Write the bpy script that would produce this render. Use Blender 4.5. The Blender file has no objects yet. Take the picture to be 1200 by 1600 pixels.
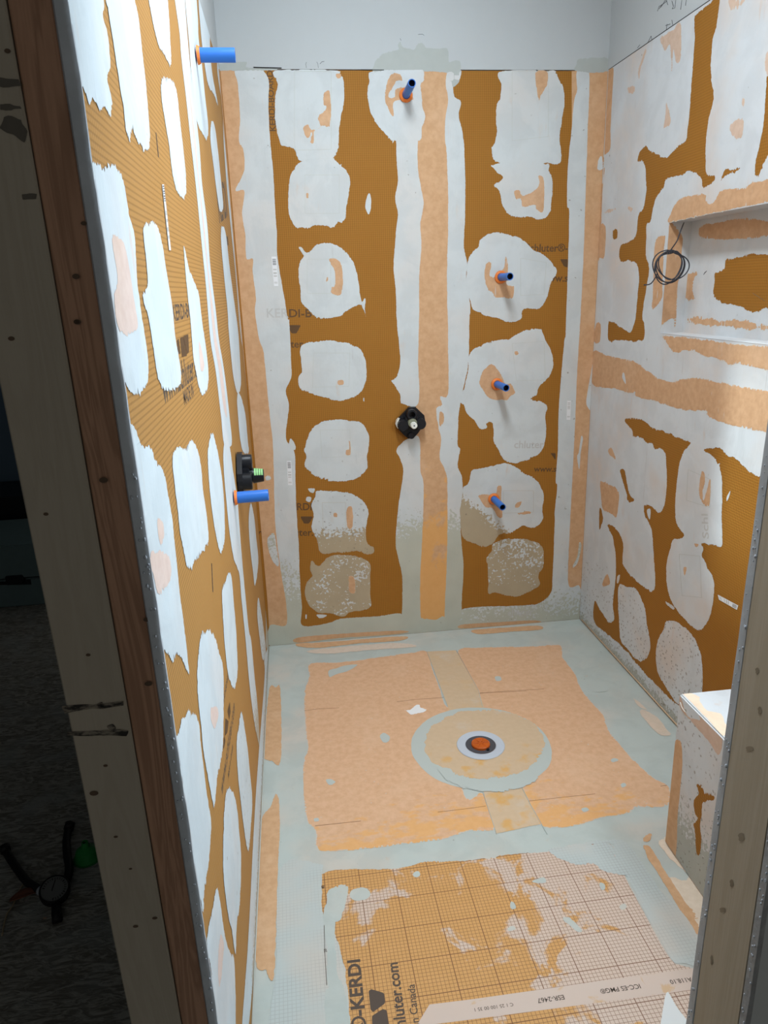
import bpy, bmesh, math, random
import numpy as np
from mathutils import Vector, Matrix, noise, geometry

# ------------------------------------------------------------------ camera, light, exposure
F, YAW, PITCH, ROLL = 1138.95, 0.1203, 0.2962, -0.0322      # focal length in pixels of the 1200x1600 frame, angles in radians
CX, CZ = 0.1902, 1.6174
W, D, BH, CEIL = 1.5515, 3.2052, 2.44, 3.20                  # shower width, back wall, backer board height, ceiling
SCN = bpy.context.scene
COL = SCN.collection
fwd = Vector((math.sin(YAW)*math.cos(PITCH), math.cos(YAW)*math.cos(PITCH), -math.sin(PITCH)))
r0 = Vector((math.cos(YAW), -math.sin(YAW), 0)); u0 = r0.cross(fwd)
RT = math.cos(ROLL)*r0 + math.sin(ROLL)*u0
UP = -math.sin(ROLL)*r0 + math.cos(ROLL)*u0
CAM = Vector((CX, 0, CZ))
cd = bpy.data.cameras.new('camera'); cam = bpy.data.objects.new('camera', cd); COL.objects.link(cam)
cd.sensor_fit = 'VERTICAL'; cd.sensor_height = 36; cd.sensor_width = 27; cd.lens = F/1600*36; cd.clip_start = 0.02
cam.matrix_world = Matrix((( RT.x, UP.x, -fwd.x, CAM.x), (RT.y, UP.y, -fwd.y, CAM.y), (RT.z, UP.z, -fwd.z, CAM.z), (0, 0, 0, 1)))
SCN.camera = cam
SCN.view_settings.view_transform = 'Standard'; SCN.view_settings.look = 'None'
SCN.view_settings.gamma = 1; SCN.view_settings.use_curve_mapping = False
SCN.view_settings.exposure = 0.58
world = bpy.data.worlds.new('world'); SCN.world = world; world.use_nodes = True
world.node_tree.nodes['Background'].inputs[0].default_value = (0.95, 0.93, 0.86, 1)
world.node_tree.nodes['Background'].inputs[1].default_value = 0.14
SKY_X0, SKY_X1, SKY_Y0, SKY_Y1 = 0.40, 0.75, 1.06, 2.14      # the skylight over the front half of the shower
def lamp(name, kind, loc, energy, color, **kw):
    l = bpy.data.lights.new(name, kind); l.energy = energy; l.color = color
    for k, v in kw.items(): setattr(l, k, v)
    o = bpy.data.objects.new(name, l); o.location = loc; COL.objects.link(o); return o
sk = lamp('skylight_daylight', 'AREA', ((SKY_X0+SKY_X1)/2, (SKY_Y0+SKY_Y1)/2, CEIL+0.10), 38, (0.84, 0.93, 1.0),
          shape='RECTANGLE', size=SKY_X1-SKY_X0, size_y=SKY_Y1-SKY_Y0)
fill_lamp = lamp('added_side_fill', 'AREA', (W-.03, 1.36, 1.52), 13, (0.78, 0.91, 1.0), shape='RECTANGLE', size=.50, size_y=.62)  # unseen fill lamp, added to brighten the left wall
fill_lamp.rotation_euler = (math.radians(90), 0, math.radians(90))
SUN_T = 2.2                                                   # fall of the sun per metre across
sun = lamp('sun', 'SUN', (0, 1.5, 6), 3.0, (0.80, 0.95, 1.0), angle=math.radians(3.5))
sun.rotation_euler = Vector((1, 0.0, -SUN_T)).to_track_quat('-Z', 'Y').to_euler()

# ------------------------------------------------------------------ helpers
random.seed(4)
def ray(q):
    return fwd + RT*((q[0]-600)/F) - UP*((q[1]-800)/F)
def hit(q, ax, v):                                            # photo pixel -> point on the plane axis=v
    d = ray(q); t = (v-CAM[ax])/d[ax]; return CAM + d*t
class Plane:                                                  # a real surface of the room with its own 2D frame
    def __init__(s, ax, val, n, bounds, clampf=None):
        s.ax, s.val, s.n = ax, val, Vector(n)
        s.u, s.v = {0: (Vector((0, 1 if n[0] > 0 else -1, 0)), Vector((0, 0, 1))),
                    1: (Vector((1, 0, 0)), Vector((0, 0, 1))),
                    2: (Vector((1, 0, 0)), Vector((0, 1, 0)))}[ax]
        s.o = Vector((0, 0, 0)); s.o[ax] = val; s.b = bounds; s.cf = clampf
    def px(s, q):
        p = hit(q, s.ax, s.val); return (p.dot(s.u), p.dot(s.v))
    def to3(s, u, v, h=0): return s.o + s.u*u + s.v*v + s.n*h
    def clamp(s, u, v):
        b = s.b; v = min(max(v, b[2]), b[3]); u = min(max(u, b[0]), b[1])
        if s.cf: u, v = s.cf(u, v)
        return u, v
YE = lambda z: 0.955-0.055*z                                  # the left wall's cut end leans a little
XR = 0.90
PB = Plane(1, D, (0, -1, 0), (0.001, W-.001, 0.001, CEIL))
PBb = Plane(1, D, (0, -1, 0), (0.001, W-.001, 0.001, BH))
PL = Plane(0, 0.0, (1, 0, 0), (0.8, D-.001, 0.001, BH), lambda u, v: (max(u, YE(v)+.002), v))
PR = Plane(0, W, (-1, 0, 0), (-(D-.001), -1.045, 0.001, BH))
PF = Plane(2, 0.0, (0, 0, 1), (0.001, W-.001, 0.9, D-.001))
FR = {'A': (0, 0, 3), 'B': (300, 0, 3), 'C': (600, 0, 3), 'D': (900, 0, 4), 'E': (900, 350, 4), 'F': (300, 500, 3),
      'G': (600, 500, 3), 'H': (0, 500, 3), 'I': (0, 1000, 2.6667), 'J': (350, 960, 2.6667), 'K': (750, 960, 2.5),
      'L': (400, 1250, 3), 'M': (750, 1300, 3.4286), 'N': (900, 700, 3.5556), 'O': (1000, 290, 5.925), 'P': (1020, 1020, 2.761),
      'Q': (570, 60, 7.5), 'R': (640, 1060, 5), 'X': (0, 0, 1)}
def P(fr, s):                                                 # "x,y x,y" in a crop of the photo -> full frame pixels
    ox, oy, k = FR[fr]; out = []
    for t in s.split():
        a, b = t.split(','); out.append((ox+float(a)/k, oy+float(b)/k))
    return out
def setp(o, kind=None, label=None, cat=None, group=None):
    if kind: o['kind'] = kind
    if label: o['label'] = label
    if cat: o['category'] = cat
    if group: o['group'] = group
    return o
def link(name, me, mat, parent=None):
    o = bpy.data.objects.new(name, me); COL.objects.link(o)
    if mat: me.materials.append(mat)
    if parent: o.parent = parent; o.matrix_parent_inverse = parent.matrix_world.inverted() if False else Matrix()
    return o
def empty(name, loc, label, cat, group=None, rot=None):
    o = bpy.data.objects.new(name, None); COL.objects.link(o); o.location = loc; o.empty_display_size = .05
    if rot: o.rotation_euler = rot
    return setp(o, None, label, cat, group)
def bm_mesh(bm, name, smooth=False):
    me = bpy.data.meshes.new(name); bm.normal_update(); bm.to_mesh(me); bm.free()
    if smooth:
        for p in me.polygons: p.use_smooth = True
    return me
def box(name, x0, x1, y0, y1, z0, z1, mat, parent=None, bevel=0):
    bm = bmesh.new(); bmesh.ops.create_cube(bm, size=1)
    for v in bm.verts:
        v.co = Vector((x0 if v.co.x < 0 else x1, y0 if v.co.y < 0 else y1, z0 if v.co.z < 0 else z1))
    if bevel: bmesh.ops.bevel(bm, geom=bm.edges[:], offset=bevel, segments=2, affect='EDGES')
    return link(name, bm_mesh(bm, name), mat, parent)
def prism(name, pts, ax, a, b, mat, parent=None, smooth=False):   # 2D polygon extruded along an axis
    bm = bmesh.new(); lo = []; hi = []
    def mk(p, t):
        c = [0, 0, 0]; k = [i for i in range(3) if i != ax]; c[k[0]], c[k[1]], c[ax] = p[0], p[1], t; return c
    for p in pts: lo.append(bm.verts.new(mk(p, a))); hi.append(bm.verts.new(mk(p, b)))
    n = len(pts); bm.faces.new(lo); bm.faces.new(hi[::-1])
    for i in range(n): bm.faces.new((lo[i], hi[i], hi[(i+1) % n], lo[(i+1) % n]))
    bmesh.ops.recalc_face_normals(bm, faces=bm.faces)
    return link(name, bm_mesh(bm, name, smooth), mat, parent)
def lathe_bm(bm, prof, origin, axis, seg=40):                 # profile (r, h) revolved about an axis through origin
    axis = Vector(axis).normalized(); a = axis.orthogonal().normalized(); b = axis.cross(a); rings = []
    for r, h in prof:
        rings.append([bm.verts.new(Vector(origin)+axis*h+(a*math.cos(2*math.pi*i/seg)+b*math.sin(2*math.pi*i/seg))*max(r, 1e-5)) for i in range(seg)])
    for k in range(len(rings)-1):
        for i in range(seg):
            bm.faces.new((rings[k][i], rings[k][(i+1) % seg], rings[k+1][(i+1) % seg], rings[k+1][i]))
def lathe(name, prof, origin, axis, mat, parent=None, seg=40):
    bm = bmesh.new(); lathe_bm(bm, prof, origin, axis, seg); bmesh.ops.recalc_face_normals(bm, faces=bm.faces)
    o = link(name, bm_mesh(bm, name, True), mat, parent); sharp(o); return o
def sharp(o, ang=35):
    me = o.data; bm = bmesh.new(); bm.from_mesh(me)
    for e in bm.edges:
        if len(e.link_faces) == 2 and e.calc_face_angle(0) > math.radians(ang): e.smooth = False
    bm.to_mesh(me); bm.free()
def tube_bm(bm, pts, r, seg=10):
    pts = [Vector(p) for p in pts]; rings = []; prev = None
    for i, p in enumerate(pts):
        t = (pts[min(i+1, len(pts)-1)]-pts[max(i-1, 0)]).normalized()
        a = (prev - t*prev.dot(t)).normalized() if prev else t.orthogonal().normalized(); prev = a; b = t.cross(a)
        rr = r(i/(len(pts)-1)) if callable(r) else r
        rings.append([bm.verts.new(p+(a*math.cos(2*math.pi*k/seg)+b*math.sin(2*math.pi*k/seg))*rr) for k in range(seg)])
    for i in range(len(rings)-1):
        for k in range(seg): bm.faces.new((rings[i][k], rings[i][(k+1) % seg], rings[i+1][(k+1) % seg], rings[i+1][k]))
    bm.faces.new(rings[0][::-1]); bm.faces.new(rings[-1])
def tube(name, pts, r, mat, parent=None, seg=10):
    bm = bmesh.new(); tube_bm(bm, pts, r, seg); bmesh.ops.recalc_face_normals(bm, faces=bm.faces)
    return link(name, bm_mesh(bm, name, True), mat, parent)
def crom(pts, n=12, closed=False):
    pts = [Vector(p) for p in pts]; out = []; m = len(pts); rng = m if closed else m-1
    for i in range(rng):
        if closed: a, b, c, d = pts[(i-1) % m], pts[i], pts[(i+1) % m], pts[(i+2) % m]
        else: a, b, c, d = pts[max(i-1, 0)], pts[i], pts[i+1], pts[min(i+2, m-1)]
        for k in range(n):
            t = k/n
            out.append(0.5*((2*b)+(c-a)*t+(2*a-5*b+4*c-d)*t*t+(3*b-a-3*c+d)*t**3))
    if not closed: out.append(pts[-1])
    return out

# ------------------------------------------------------------------ materials
class NT:
    def __init__(s, name, rough=.7):
        s.m = bpy.data.materials.new(name); s.m.use_nodes = True; s.t = s.m.node_tree
        s.b = s.t.nodes['Principled BSDF']; s.b.inputs['Roughness'].default_value = rough; s.b.inputs['Specular IOR Level'].default_value = .25
        tc = s.n('ShaderNodeTexCoord'); s.co = tc.outputs['Object']
    def n(s, t, **kw):
        o = s.t.nodes.new(t)
        for k, v in kw.items(): setattr(o, k, v)
        return o
    def set(s, sock, v):
        if hasattr(v, 'is_linked') or isinstance(v, bpy.types.NodeSocket): s.t.links.new(v, sock)
        elif isinstance(v, (tuple, list)) and len(v) == 3 and sock.type == 'RGBA': sock.default_value = (*v, 1)
        else: sock.default_value = v
    def math(s, op, a, b=0.0, c=None, clamp=False):
        o = s.n('ShaderNodeMath', operation=op, use_clamp=clamp); s.set(o.inputs[0], a); s.set(o.inputs[1], b)
        if c is not None: s.set(o.inputs[2], c)
        return o.outputs[0]
    def mapc(s, scale=(1, 1, 1), loc=(0, 0, 0), rot=(0, 0, 0)):
        o = s.n('ShaderNodeMapping'); s.set(o.inputs[0], s.co); o.inputs['Scale'].default_value = scale
        o.inputs['Location'].default_value = loc; o.inputs['Rotation'].default_value = rot; return o.outputs[0]
    def noise(s, scale, detail=3, vec=None, rough=.5, dist=0):
        o = s.n('ShaderNodeTexNoise'); s.set(o.inputs['Vector'], vec or s.co); o.inputs['Scale'].default_value = scale
        o.inputs['Detail'].default_value = detail; o.inputs['Roughness'].default_value = rough; o.inputs['Distortion'].default_value = dist
        return o.outputs[0]
    def voro(s, scale, vec=None, out='Distance'):
        o = s.n('ShaderNodeTexVoronoi'); s.set(o.inputs['Vector'], vec or s.co); o.inputs['Scale'].default_value = scale; return o.outputs[out]
    def step(s, v, a, b):
        o = s.n('ShaderNodeMapRange', interpolation_type='SMOOTHSTEP'); s.set(o.inputs[0], v)
        o.inputs[1].default_value = a; o.inputs[2].default_value = b; return o.outputs[0]
    def mix(s, f, a, b):
        o = s.n('ShaderNodeMix', data_type='RGBA'); s.set(o.inputs[0], f); s.set(o.inputs[6], a); s.set(o.inputs[7], b); return o.outputs[2]
    def attr(s, name): return s.n('ShaderNodeAttribute', attribute_name=name).outputs['Fac']
    def sep(s):
        o = s.n('ShaderNodeSeparateXYZ'); s.set(o.inputs[0], s.co); return o.outputs
    def bump(s, h, strength, dist=.001):
        o = s.n('ShaderNodeBump'); o.inputs['Strength'].default_value = strength; o.inputs['Distance'].default_value = dist
        s.set(o.inputs['Height'], h); s.set(s.b.inputs['Normal'], o.outputs[0])
    def col(s, c): s.set(s.b.inputs['Base Color'], c); return s.m
def plain(name, c, rough=.6, metal=0, bump=0, var=0):
    m = NT(name, rough); m.b.inputs['Metallic'].default_value = metal
    if var: m.col(m.mix(m.noise(25, 4), tuple(x*(1-var) for x in c), tuple(min(1, x*(1+var)) for x in c)))
    else: m.col(c)
    if bump: m.bump(m.noise(120, 3), bump)
    return m.m
def compound(name, dry, film, tint=(.76, .66, .58), tintamt=.5, rough=.75, stretch=(1, 1, .25)):
    m = NT(name, rough)
    soft = m.step(m.noise(3.2, 4), .45, .72)
    st = m.noise(28, 4, m.mapc(stretch), .6)
    c = m.mix(m.math('MULTIPLY', soft, tintamt), dry, tint)
    cl = m.noise(7.5, 5, None, .6, .4)
    c = m.mix(m.math('MULTIPLY', m.step(cl, .35, .62), .30), tuple(x*.86 for x in dry), c) if False else m.mix(m.math('MULTIPLY', m.step(cl, .58, .40), .40), c, tuple(x*.84 for x in dry))
    thin = m.math('MULTIPLY', m.step(st, .60, .80), m.step(m.noise(4.5, 3, m.mapc(loc=(3, 1, 2))), .42, .62))
    c = m.mix(m.math('MULTIPLY', thin, .55), c, (tint[0]*.98, tint[1]*.80, tint[2]*.66))
    scr = m.math('MULTIPLY', m.step(m.noise(70, 2, m.mapc((1.6, 1.6, .06))), .70, .76), m.step(m.noise(6, 2, m.mapc(loc=(8, 4, 1))), .50, .60))
    c = m.mix(m.math('MULTIPLY', scr, .35), c, tuple(x*.55 for x in tint))
    fc = m.mix(m.noise(9, 4), tuple(x*.88 for x in film), tuple(min(1, x*1.12) for x in film))
    d = m.attr('dry')
    nz = m.math('ADD', m.math('MULTIPLY', m.noise(95, 2), .9), m.math('MULTIPLY', m.noise(11, 2), .35))
    nz = m.math('SUBTRACT', m.math('MULTIPLY', nz, 1.9), .68)
    mask = m.step(m.math('SUBTRACT', m.math('MULTIPLY_ADD', d, 1.5, -.25), nz), -.06, .06)
    c = m.mix(mask, fc, c)
    pit = m.attr('pit'); vd = m.voro(62); sel = m.noise(38, 1)
    hole = m.math('MULTIPLY', m.step(m.math('ADD', vd, m.noise(150, 2)), .78, .66), m.step(m.math('ADD', sel, m.math('MULTIPLY', pit, .45)), .72, .78))
    c = m.mix(m.math('MULTIPLY', hole, .62), c, (.20, .17, .13))
    m.col(c)
    m.bump(m.math('ADD', m.math('ADD', st, m.math('MULTIPLY', mask, .5)), m.math('MULTIPLY', cl, 1.5)), .75, .0012)
    return m.m
COMP = compound('wall_sealant', (.585, .62, .63), (.47, .48, .41), tint=(.62, .57, .53))
COMPT = compound('thin_sealant_over_board', (.585, .62, .63), (.42, .345, .235), tint=(.62, .57, .53))
COMPR = compound('side_wall_sealant', (.61, .64, .665), (.42, .425, .38), tint=(.62, .53, .47), tintamt=.75)
COMPL = compound('lit_left_sealant', (.65, .73, .78), (.5, .46, .38), tint=(.72, .67, .65), tintamt=.45)  # same sealant, made paler and bluer for the brighter light on the left wall
CFLOOR = compound('floor_sealant', (.47, .515, .485), (.46, .47, .42), tint=(.58, .51, .44), tintamt=.8, rough=.5, stretch=(1, 1, 1))
def membrane(name, a, b, gold=0.0, feather=None):
    m = NT(name, .8)
    f = m.noise(42, 5, rough=.65)
    c = m.mix(m.step(f, .3, .7), a, b)
    c = m.mix(m.math('MULTIPLY', m.step(m.noise(6, 3), .5, .75), .25), c, (.72, .50, .34))
    if gold:
        g = m.attr('dry')      # more golden, worn fleece towards the front of the pan
        gm = m.step(m.math('SUBTRACT', m.math('MULTIPLY_ADD', m.noise(13, 5, m.mapc((1, 2, 1)), .6), 1.6, -.3), g), -.08, .1)
        c = m.mix(m.math('MULTIPLY', gm, gold), c, (.74, .38, .11))
    if feather:
        fe = m.math('ADD', m.math('MULTIPLY', m.noise(85, 3, m.mapc((1, 1, .45)), .6), .9), m.math('MULTIPLY', m.noise(22, 2), .45))
        fm = m.step(m.math('SUBTRACT', fe, m.math('MULTIPLY_ADD', m.attr('edge'), .9, .25)), .18, .30)
        c = m.mix(m.math('MULTIPLY', fm, .92), c, feather)
        wisp = m.math('MULTIPLY', m.step(m.noise(60, 3, m.mapc((1.5, 1.5, .2))), .64, .74), m.step(m.noise(9, 2, m.mapc(loc=(2, 2, 2))), .5, .62))
        c = m.mix(m.math('MULTIPLY', wisp, .8), c, feather)
    m.bump(f, .25); return m.col(c)
MEM = membrane('membrane_fleece', (.55, .325, .17), (.62, .38, .215))
MEMS = membrane('membrane_fleece_edged', (.54, .32, .175), (.62, .38, .22), 0, (.585, .60, .59))
MEMF = membrane('pan_fleece', (.62, .37, .215), (.69, .43, .265), .6, (.56, .52, .46))
def seam(name):
    m = NT(name, .6); g = m.step(m.noise(16, 5), .5, .68); d = m.attr('dry')
    c = m.mix(m.noise(50, 4), (.55, .40, .255), (.63, .47, .315))
    c = m.mix(m.math('MULTIPLY', g, m.math('MULTIPLY', d, .8)), c, (.66, .36, .10))
    c = m.mix(m.math('MULTIPLY', m.step(m.noise(9, 4, m.mapc(loc=(5, 5, 0))), .55, .75), .5), c, (.60, .53, .45))
    return m.col(c)
SEAM = seam('coated_seam')
def grid_mask(m, a, b, pitch, w, soft=.3):
    def ln(x):
        fr = m.math('FRACT', m.math('DIVIDE', x, pitch)); t = m.math('ABSOLUTE', m.math('SUBTRACT', fr, .5))
        return m.step(t, .5-w-w*soft, .5-w*(1-soft))
    return ln(a), ln(b)
def board(name, ax, c1, c2, line, la=.45, lb=.25):
    m = NT(name, .7); s = m.sep(); a = {'x': s[1], 'y': s[0]}[ax]
    g1, g2 = grid_mask(m, a, s[2], .0085, .16, .8)
    c = m.mix(m.noise(5, 4), c1, c2)
    c = m.mix(m.math('MULTIPLY', g1, la), c, line); c = m.mix(m.math('MULTIPLY', g2, lb), c, line)
    m.bump(m.math('ADD', m.math('SUBTRACT', 1, g1), m.math('SUBTRACT', 1, g2)), .35, .0006)
    return m.col(c)
BRD_B = board('backer_board_orange', 'y', (.335, .14, .018), (.37, .162, .024), (.195, .08, .010))
BRD_L = board('backer_board_lit_left', 'x', (.45, .23, .062), (.50, .26, .078), (.26, .13, .034), .25, .5)  # same board as the back wall, its grazing sheen mixed into the colour
BRD_R = board('backer_board_amber', 'x', (.32, .135, .016), (.37, .158, .021), (.185, .075, .009), .4, .3)
def sheet():
    m = NT('printed_floor_sheet', .55); s = m.sep()
    # the printed sheet lies slightly out of square with the walls
    rot = m.n('ShaderNodeMapping'); m.set(rot.inputs[0], m.co); rot.inputs['Location'].default_value = (-.008, -.007, 0); rot.inputs['Rotation'].default_value = (0, 0, math.radians(-0.6))
    sp = m.n('ShaderNodeSeparateXYZ'); m.set(sp.inputs[0], rot.outputs[0])
    g1, g2 = grid_mask(m, sp.outputs[0], sp.outputs[1], .01, .055, .5)
    h1, h2 = grid_mask(m, sp.outputs[0], sp.outputs[1], .1, .011, .4)
    blob = m.math('ADD', m.noise(7.5, 5, None, .62, .6), m.math('MULTIPLY', m.attr('dry'), .50))
    c = m.mix(m.noise(30, 3), (.56, .30, .10), (.62, .34, .13))
    c2 = m.mix(m.noise(4, 3), (.60, .45, .35), (.62, .50, .42))
    c = m.mix(m.step(blob, .57, .64), c, c2)
    ln = m.math('MAXIMUM', m.math('MULTIPLY', m.math('MAXIMUM', g1, g2), .78), m.math('MULTIPLY', m.math('MAXIMUM', h1, h2), .92))
    fade = m.attr('pit')
    c = m.mix(m.math('MULTIPLY', ln, m.math('SUBTRACT', 1, fade)), c, (.17, .07, .035))
    return m.col(c)
SHEET = sheet()
def filmgrid():                                              # thin coat through which the printed grid still shows
    m = NT('thin_coat_over_print', .5)
    rot = m.mapc((1, 1, 1), (-.008, -.007, 0), (0, 0, math.radians(-0.6)))
    sp = m.n('ShaderNodeSeparateXYZ'); m.set(sp.inputs[0], rot)
    g1, g2 = grid_mask(m, sp.outputs[0], sp.outputs[1], .01, .06, .5)
    c = m.mix(m.step(m.noise(4, 4), .4, .7), (.47, .515, .50), (.54, .51, .46))
    f = m.math('MULTIPLY', m.math('MAXIMUM', g1, g2), m.math('MULTIPLY', m.step(m.noise(6, 3), .35, .65), .38))
    f = m.math('MULTIPLY', f, m.attr('dry'))
    return m.col(m.mix(f, c, (.27, .25, .24)))
FGRID = filmgrid()
DRYW = plain('primed_drywall', (.48, .505, .515), .85, bump=.08, var=.015)
DRYG = plain('grey_smear', (.42, .445, .425), .8, var=.06)
INK = plain('printed_ink', (.115, .06, .025), .6)
INKD = plain('dark_ink', (.09, .065, .05), .6)
INKF = plain('ink_under_sealant', (.50, .50, .49), .7)
BLACK = plain('black_plastic', (.012, .013, .016), .35)
BLACKR = plain('black_rubber', (.010, .010, .011), .55)
BLUE = plain('blue_plastic', (.035, .16, .55), .35)
NAVY = plain('dark_bore', (.003, .006, .03), .6)
ORNG = plain('orange_rubber', (.75, .20, .04), .5)
WHITE = plain('white_plastic', (.75, .76, .70), .4)
GREEN = plain('green_label', (.30, .62, .25), .5)
OLIVE = plain('olive_plastic', (.22, .23, .16), .5)
STEEL = plain('steel_grey_coating', (.42, .45, .50), .4, bump=.2)
DRAINC = plain('drain_collar_grey', (.50, .54, .60), .45)
DARKG = plain('dark_grey_well', (.07, .07, .08), .5)
TERRA = plain('orange_drain_plug', (.50, .10, .012), .35, var=.2)
FOAM = plain('grey_foam_edge', (.44, .48, .53), .5, bump=.5, var=.25)
FOAML = plain('pale_foam_edge', (.34, .37, .40), .5, bump=.5, var=.25)
PENCIL = plain('pencil_line', (.10, .10, .11), .8)
PAPER = plain('white_sticker', (.75, .76, .78), .5)
WIREM = plain('grey_wire_sheath', (.045, .048, .06), .4)
def wood(name, a, b, scale=1.0, knots=(.04, .025, .015), ringw=.5):
    m = NT(name, .7)
    v = m.mapc((14*scale, 14*scale, .75*scale)); n1 = m.noise(1.3, 4, v, .55, 1.2)
    w = m.n('ShaderNodeMath', operation='SINE'); m.set(w.inputs[0], m.math('MULTIPLY', n1, 42)); rings = m.math('MULTIPLY_ADD', w.outputs[0], .5, .5)
    fine = m.noise(60, 4, m.mapc((4, 4, .12)))
    c = m.mix(m.math('MULTIPLY', rings, ringw), a, b); c = m.mix(m.math('MULTIPLY', m.step(fine, .5, .8), .35), c, b)
    kv = m.voro(5.5, m.mapc((1.6, 1.6, 1))); c = m.mix(m.math('MULTIPLY', m.step(kv, .13, .03), .75), c, knots)
    m.bump(fine, .3); return m.col(c)
PINE = wood('pale_pine', (.36, .32, .26), (.31, .27, .215), 1.0, ringw=.4)
PINER = wood('jamb_pine', (.36, .315, .245), (.30, .26, .19), .8, ringw=.45)
BROWN = wood('brown_pine', (.40, .23, .15), (.24, .13, .08), 1.2, ringw=.7)
GR_ = NT('black_smear', .8); GRIME = GR_.col(GR_.mix(GR_.step(GR_.noise(38, 5, GR_.mapc((1, 1, 2.5)), .65), .42, .60), (.20, .175, .14), (.02, .018, .016)))
def osb():
    m = NT('strand_board_floor', .85)
    a = m.noise(16, 5, m.mapc((1, 3.2, 1), rot=(0, 0, .5)), .6, 2); b = m.noise(7, 4)
    c = m.mix(m.step(a, .4, .62), (.16, .15, .13), (.36, .35, .32)); c = m.mix(m.math('MULTIPLY', m.step(b, .45, .7), .5), c, (.30, .32, .32))
    m.bump(a, .8, .004); return m.col(c)
OSB = osb()

# ------------------------------------------------------------------ patches traced on the real surfaces
IDX = [0]
def fractal(p, s):
    v = Vector((p[0]*s, p[1]*s, 3.1)); return noise.noise(v)+.5*noise.noise(v*2.1)
def rough_loop(pl, pts, jag, smooth, step=.0032, seed=0, clampit=True):
    uv = [Vector((*pl.px(q), 0)) if not hasattr(q, 'uv') else Vector((*q, 0)) for q in pts]
    n = len(uv); dense = []
    for i in range(n):
        a, b, c, d = uv[i-1], uv[i], uv[(i+1) % n], uv[(i+2) % n]; L = (c-b).length; k = max(1, int(L/step)) if jag > 0 else max(1, int(L/.03))
        for j in range(k):
            t = j/k
            dense.append(0.5*((2*b)+(c-a)*t+(2*a-5*b+4*c-d)*t*t+(3*b-a-3*c+d)*t**3) if smooth else b.lerp(c, t))
    out = []; m = len(dense)
    for i, p in enumerate(dense):
        t = dense[(i+1) % m]-dense[i-1]
        if t.length < 1e-9: continue
        nn = Vector((t.y, -t.x, 0)).normalized()
        k = jag*(1+1.3*abs(nn.y))                            # trowel ends are more ragged than its sides
        gate = max(0, noise.noise(Vector((p.x*14, p.y*14, seed+7)))+.15)
        amt = k*(.8*fractal((p.x+seed, p.y), 28)+3.2*gate*max(0, noise.noise(Vector((p.x*260, p.y*40, seed))))*(.25+abs(nn.y))+.45*fractal((p.x, p.y+seed), 140)+.3*fractal((p.x+3, p.y+seed), 420))
        q = p + nn*amt
        out.append(pl.clamp(q.x, q.y) if clampit else (q.x, q.y))
    res = [out[0]]
    for q in out[1:]:
        if (q[0]-res[-1][0])**2+(q[1]-res[-1][1])**2 > 1e-7: res.append(q)
    return res
def patch(name, pl, loops, mat, parent, layer=1, jag=.0022, smooth=True, dry=1.0, pit=0.0, grid=.02, thick=.0003, step=.0032, lab=None, h0=None):
    IDX[0] += 1; seed = IDX[0]*1.7
    lo = [rough_loop(pl, l, jag, smooth, step, seed) for l in loops]
    vs = []; es = []
    for l in lo:
        b = len(vs); vs += [Vector(q) for q in l]; es += [(b+i, b+(i+1) % len(l)) for i in range(len(l))]
    nb = len(vs); A = np.array([(v.x, v.y) for v in vs])
    def inside(pts):
        r = np.zeros(len(pts), bool); x, y = pts[:, 0], pts[:, 1]
        for l in lo:
            L = np.array(l); x1, y1 = L[:, 0], L[:, 1]; x2, y2 = np.roll(x1, -1), np.roll(y1, -1)
            for a, b, c, d in zip(x1, y1, x2, y2):
                if b != d: 
                    mk = ((b > y) != (d > y)); 
                    if mk.any(): r ^= mk & (x < (c-a)*(y-b)/(d-b)+a)
        return r
    mn, mx = A.min(0), A.max(0)
    gx, gy = np.meshgrid(np.arange(mn[0]+grid/3, mx[0], grid), np.arange(mn[1]+grid/3, mx[1], grid))
    G = np.stack([gx.ravel(), gy.ravel()], 1)
    if len(G): G = G[inside(G)]
    vs += [Vector((float(a), float(b))) for a, b in G]
    rv, re, rf, ov, oe, of = geometry.delaunay_2d_cdt(vs, es, [], 0, 1e-6, True)
    C = np.array([[sum(rv[i][k] for i in f)/len(f) for k in (0, 1)] for f in rf]) if rf else np.zeros((0, 2))
    keep = inside(C) if len(C) else []
    base = (layer*.0004+(IDX[0] % 50)*2e-6) if h0 is None else h0
    me = bpy.data.meshes.new(name); co = []; dv = []; pv = []; ev = []
    for i, q in enumerate(rv):
        bd = any(k < nb for k in ov[i]) or not ov[i]
        co.append(pl.to3(q.x, q.y, base if bd else base+thick))
        ev.append(0.0 if bd else 1.0)
        dv.append(dry(q.x, q.y) if callable(dry) else dry); pv.append(pit(q.x, q.y) if callable(pit) else pit)
    flip = pl.u.cross(pl.v).dot(pl.n) < 0
    me.from_pydata([tuple(c) for c in co], [], [(tuple(f[::-1]) if flip else tuple(f)) for f, k in zip(rf, keep) if k])
    for nm, arr in (('dry', dv), ('pit', pv), ('edge', ev)):
        a = me.attributes.new(nm, 'FLOAT', 'POINT'); a.data.foreach_set('value', np.array(arr, dtype=np.float32))
    bm = bmesh.new(); bm.from_mesh(me); bmesh.ops.delete(bm, geom=[v for v in bm.verts if not v.link_faces], context='VERTS'); bm.to_mesh(me); bm.free()
    o = link(name, me, mat, parent)
    if lab: o['label'] = lab
    return o
def lin(v0, v1, axis=1):                                     # 1 above v1, 0 below v0
    return lambda u, v: min(1, max(0, ((v if axis else u)-v0)/(v1-v0)))
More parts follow.
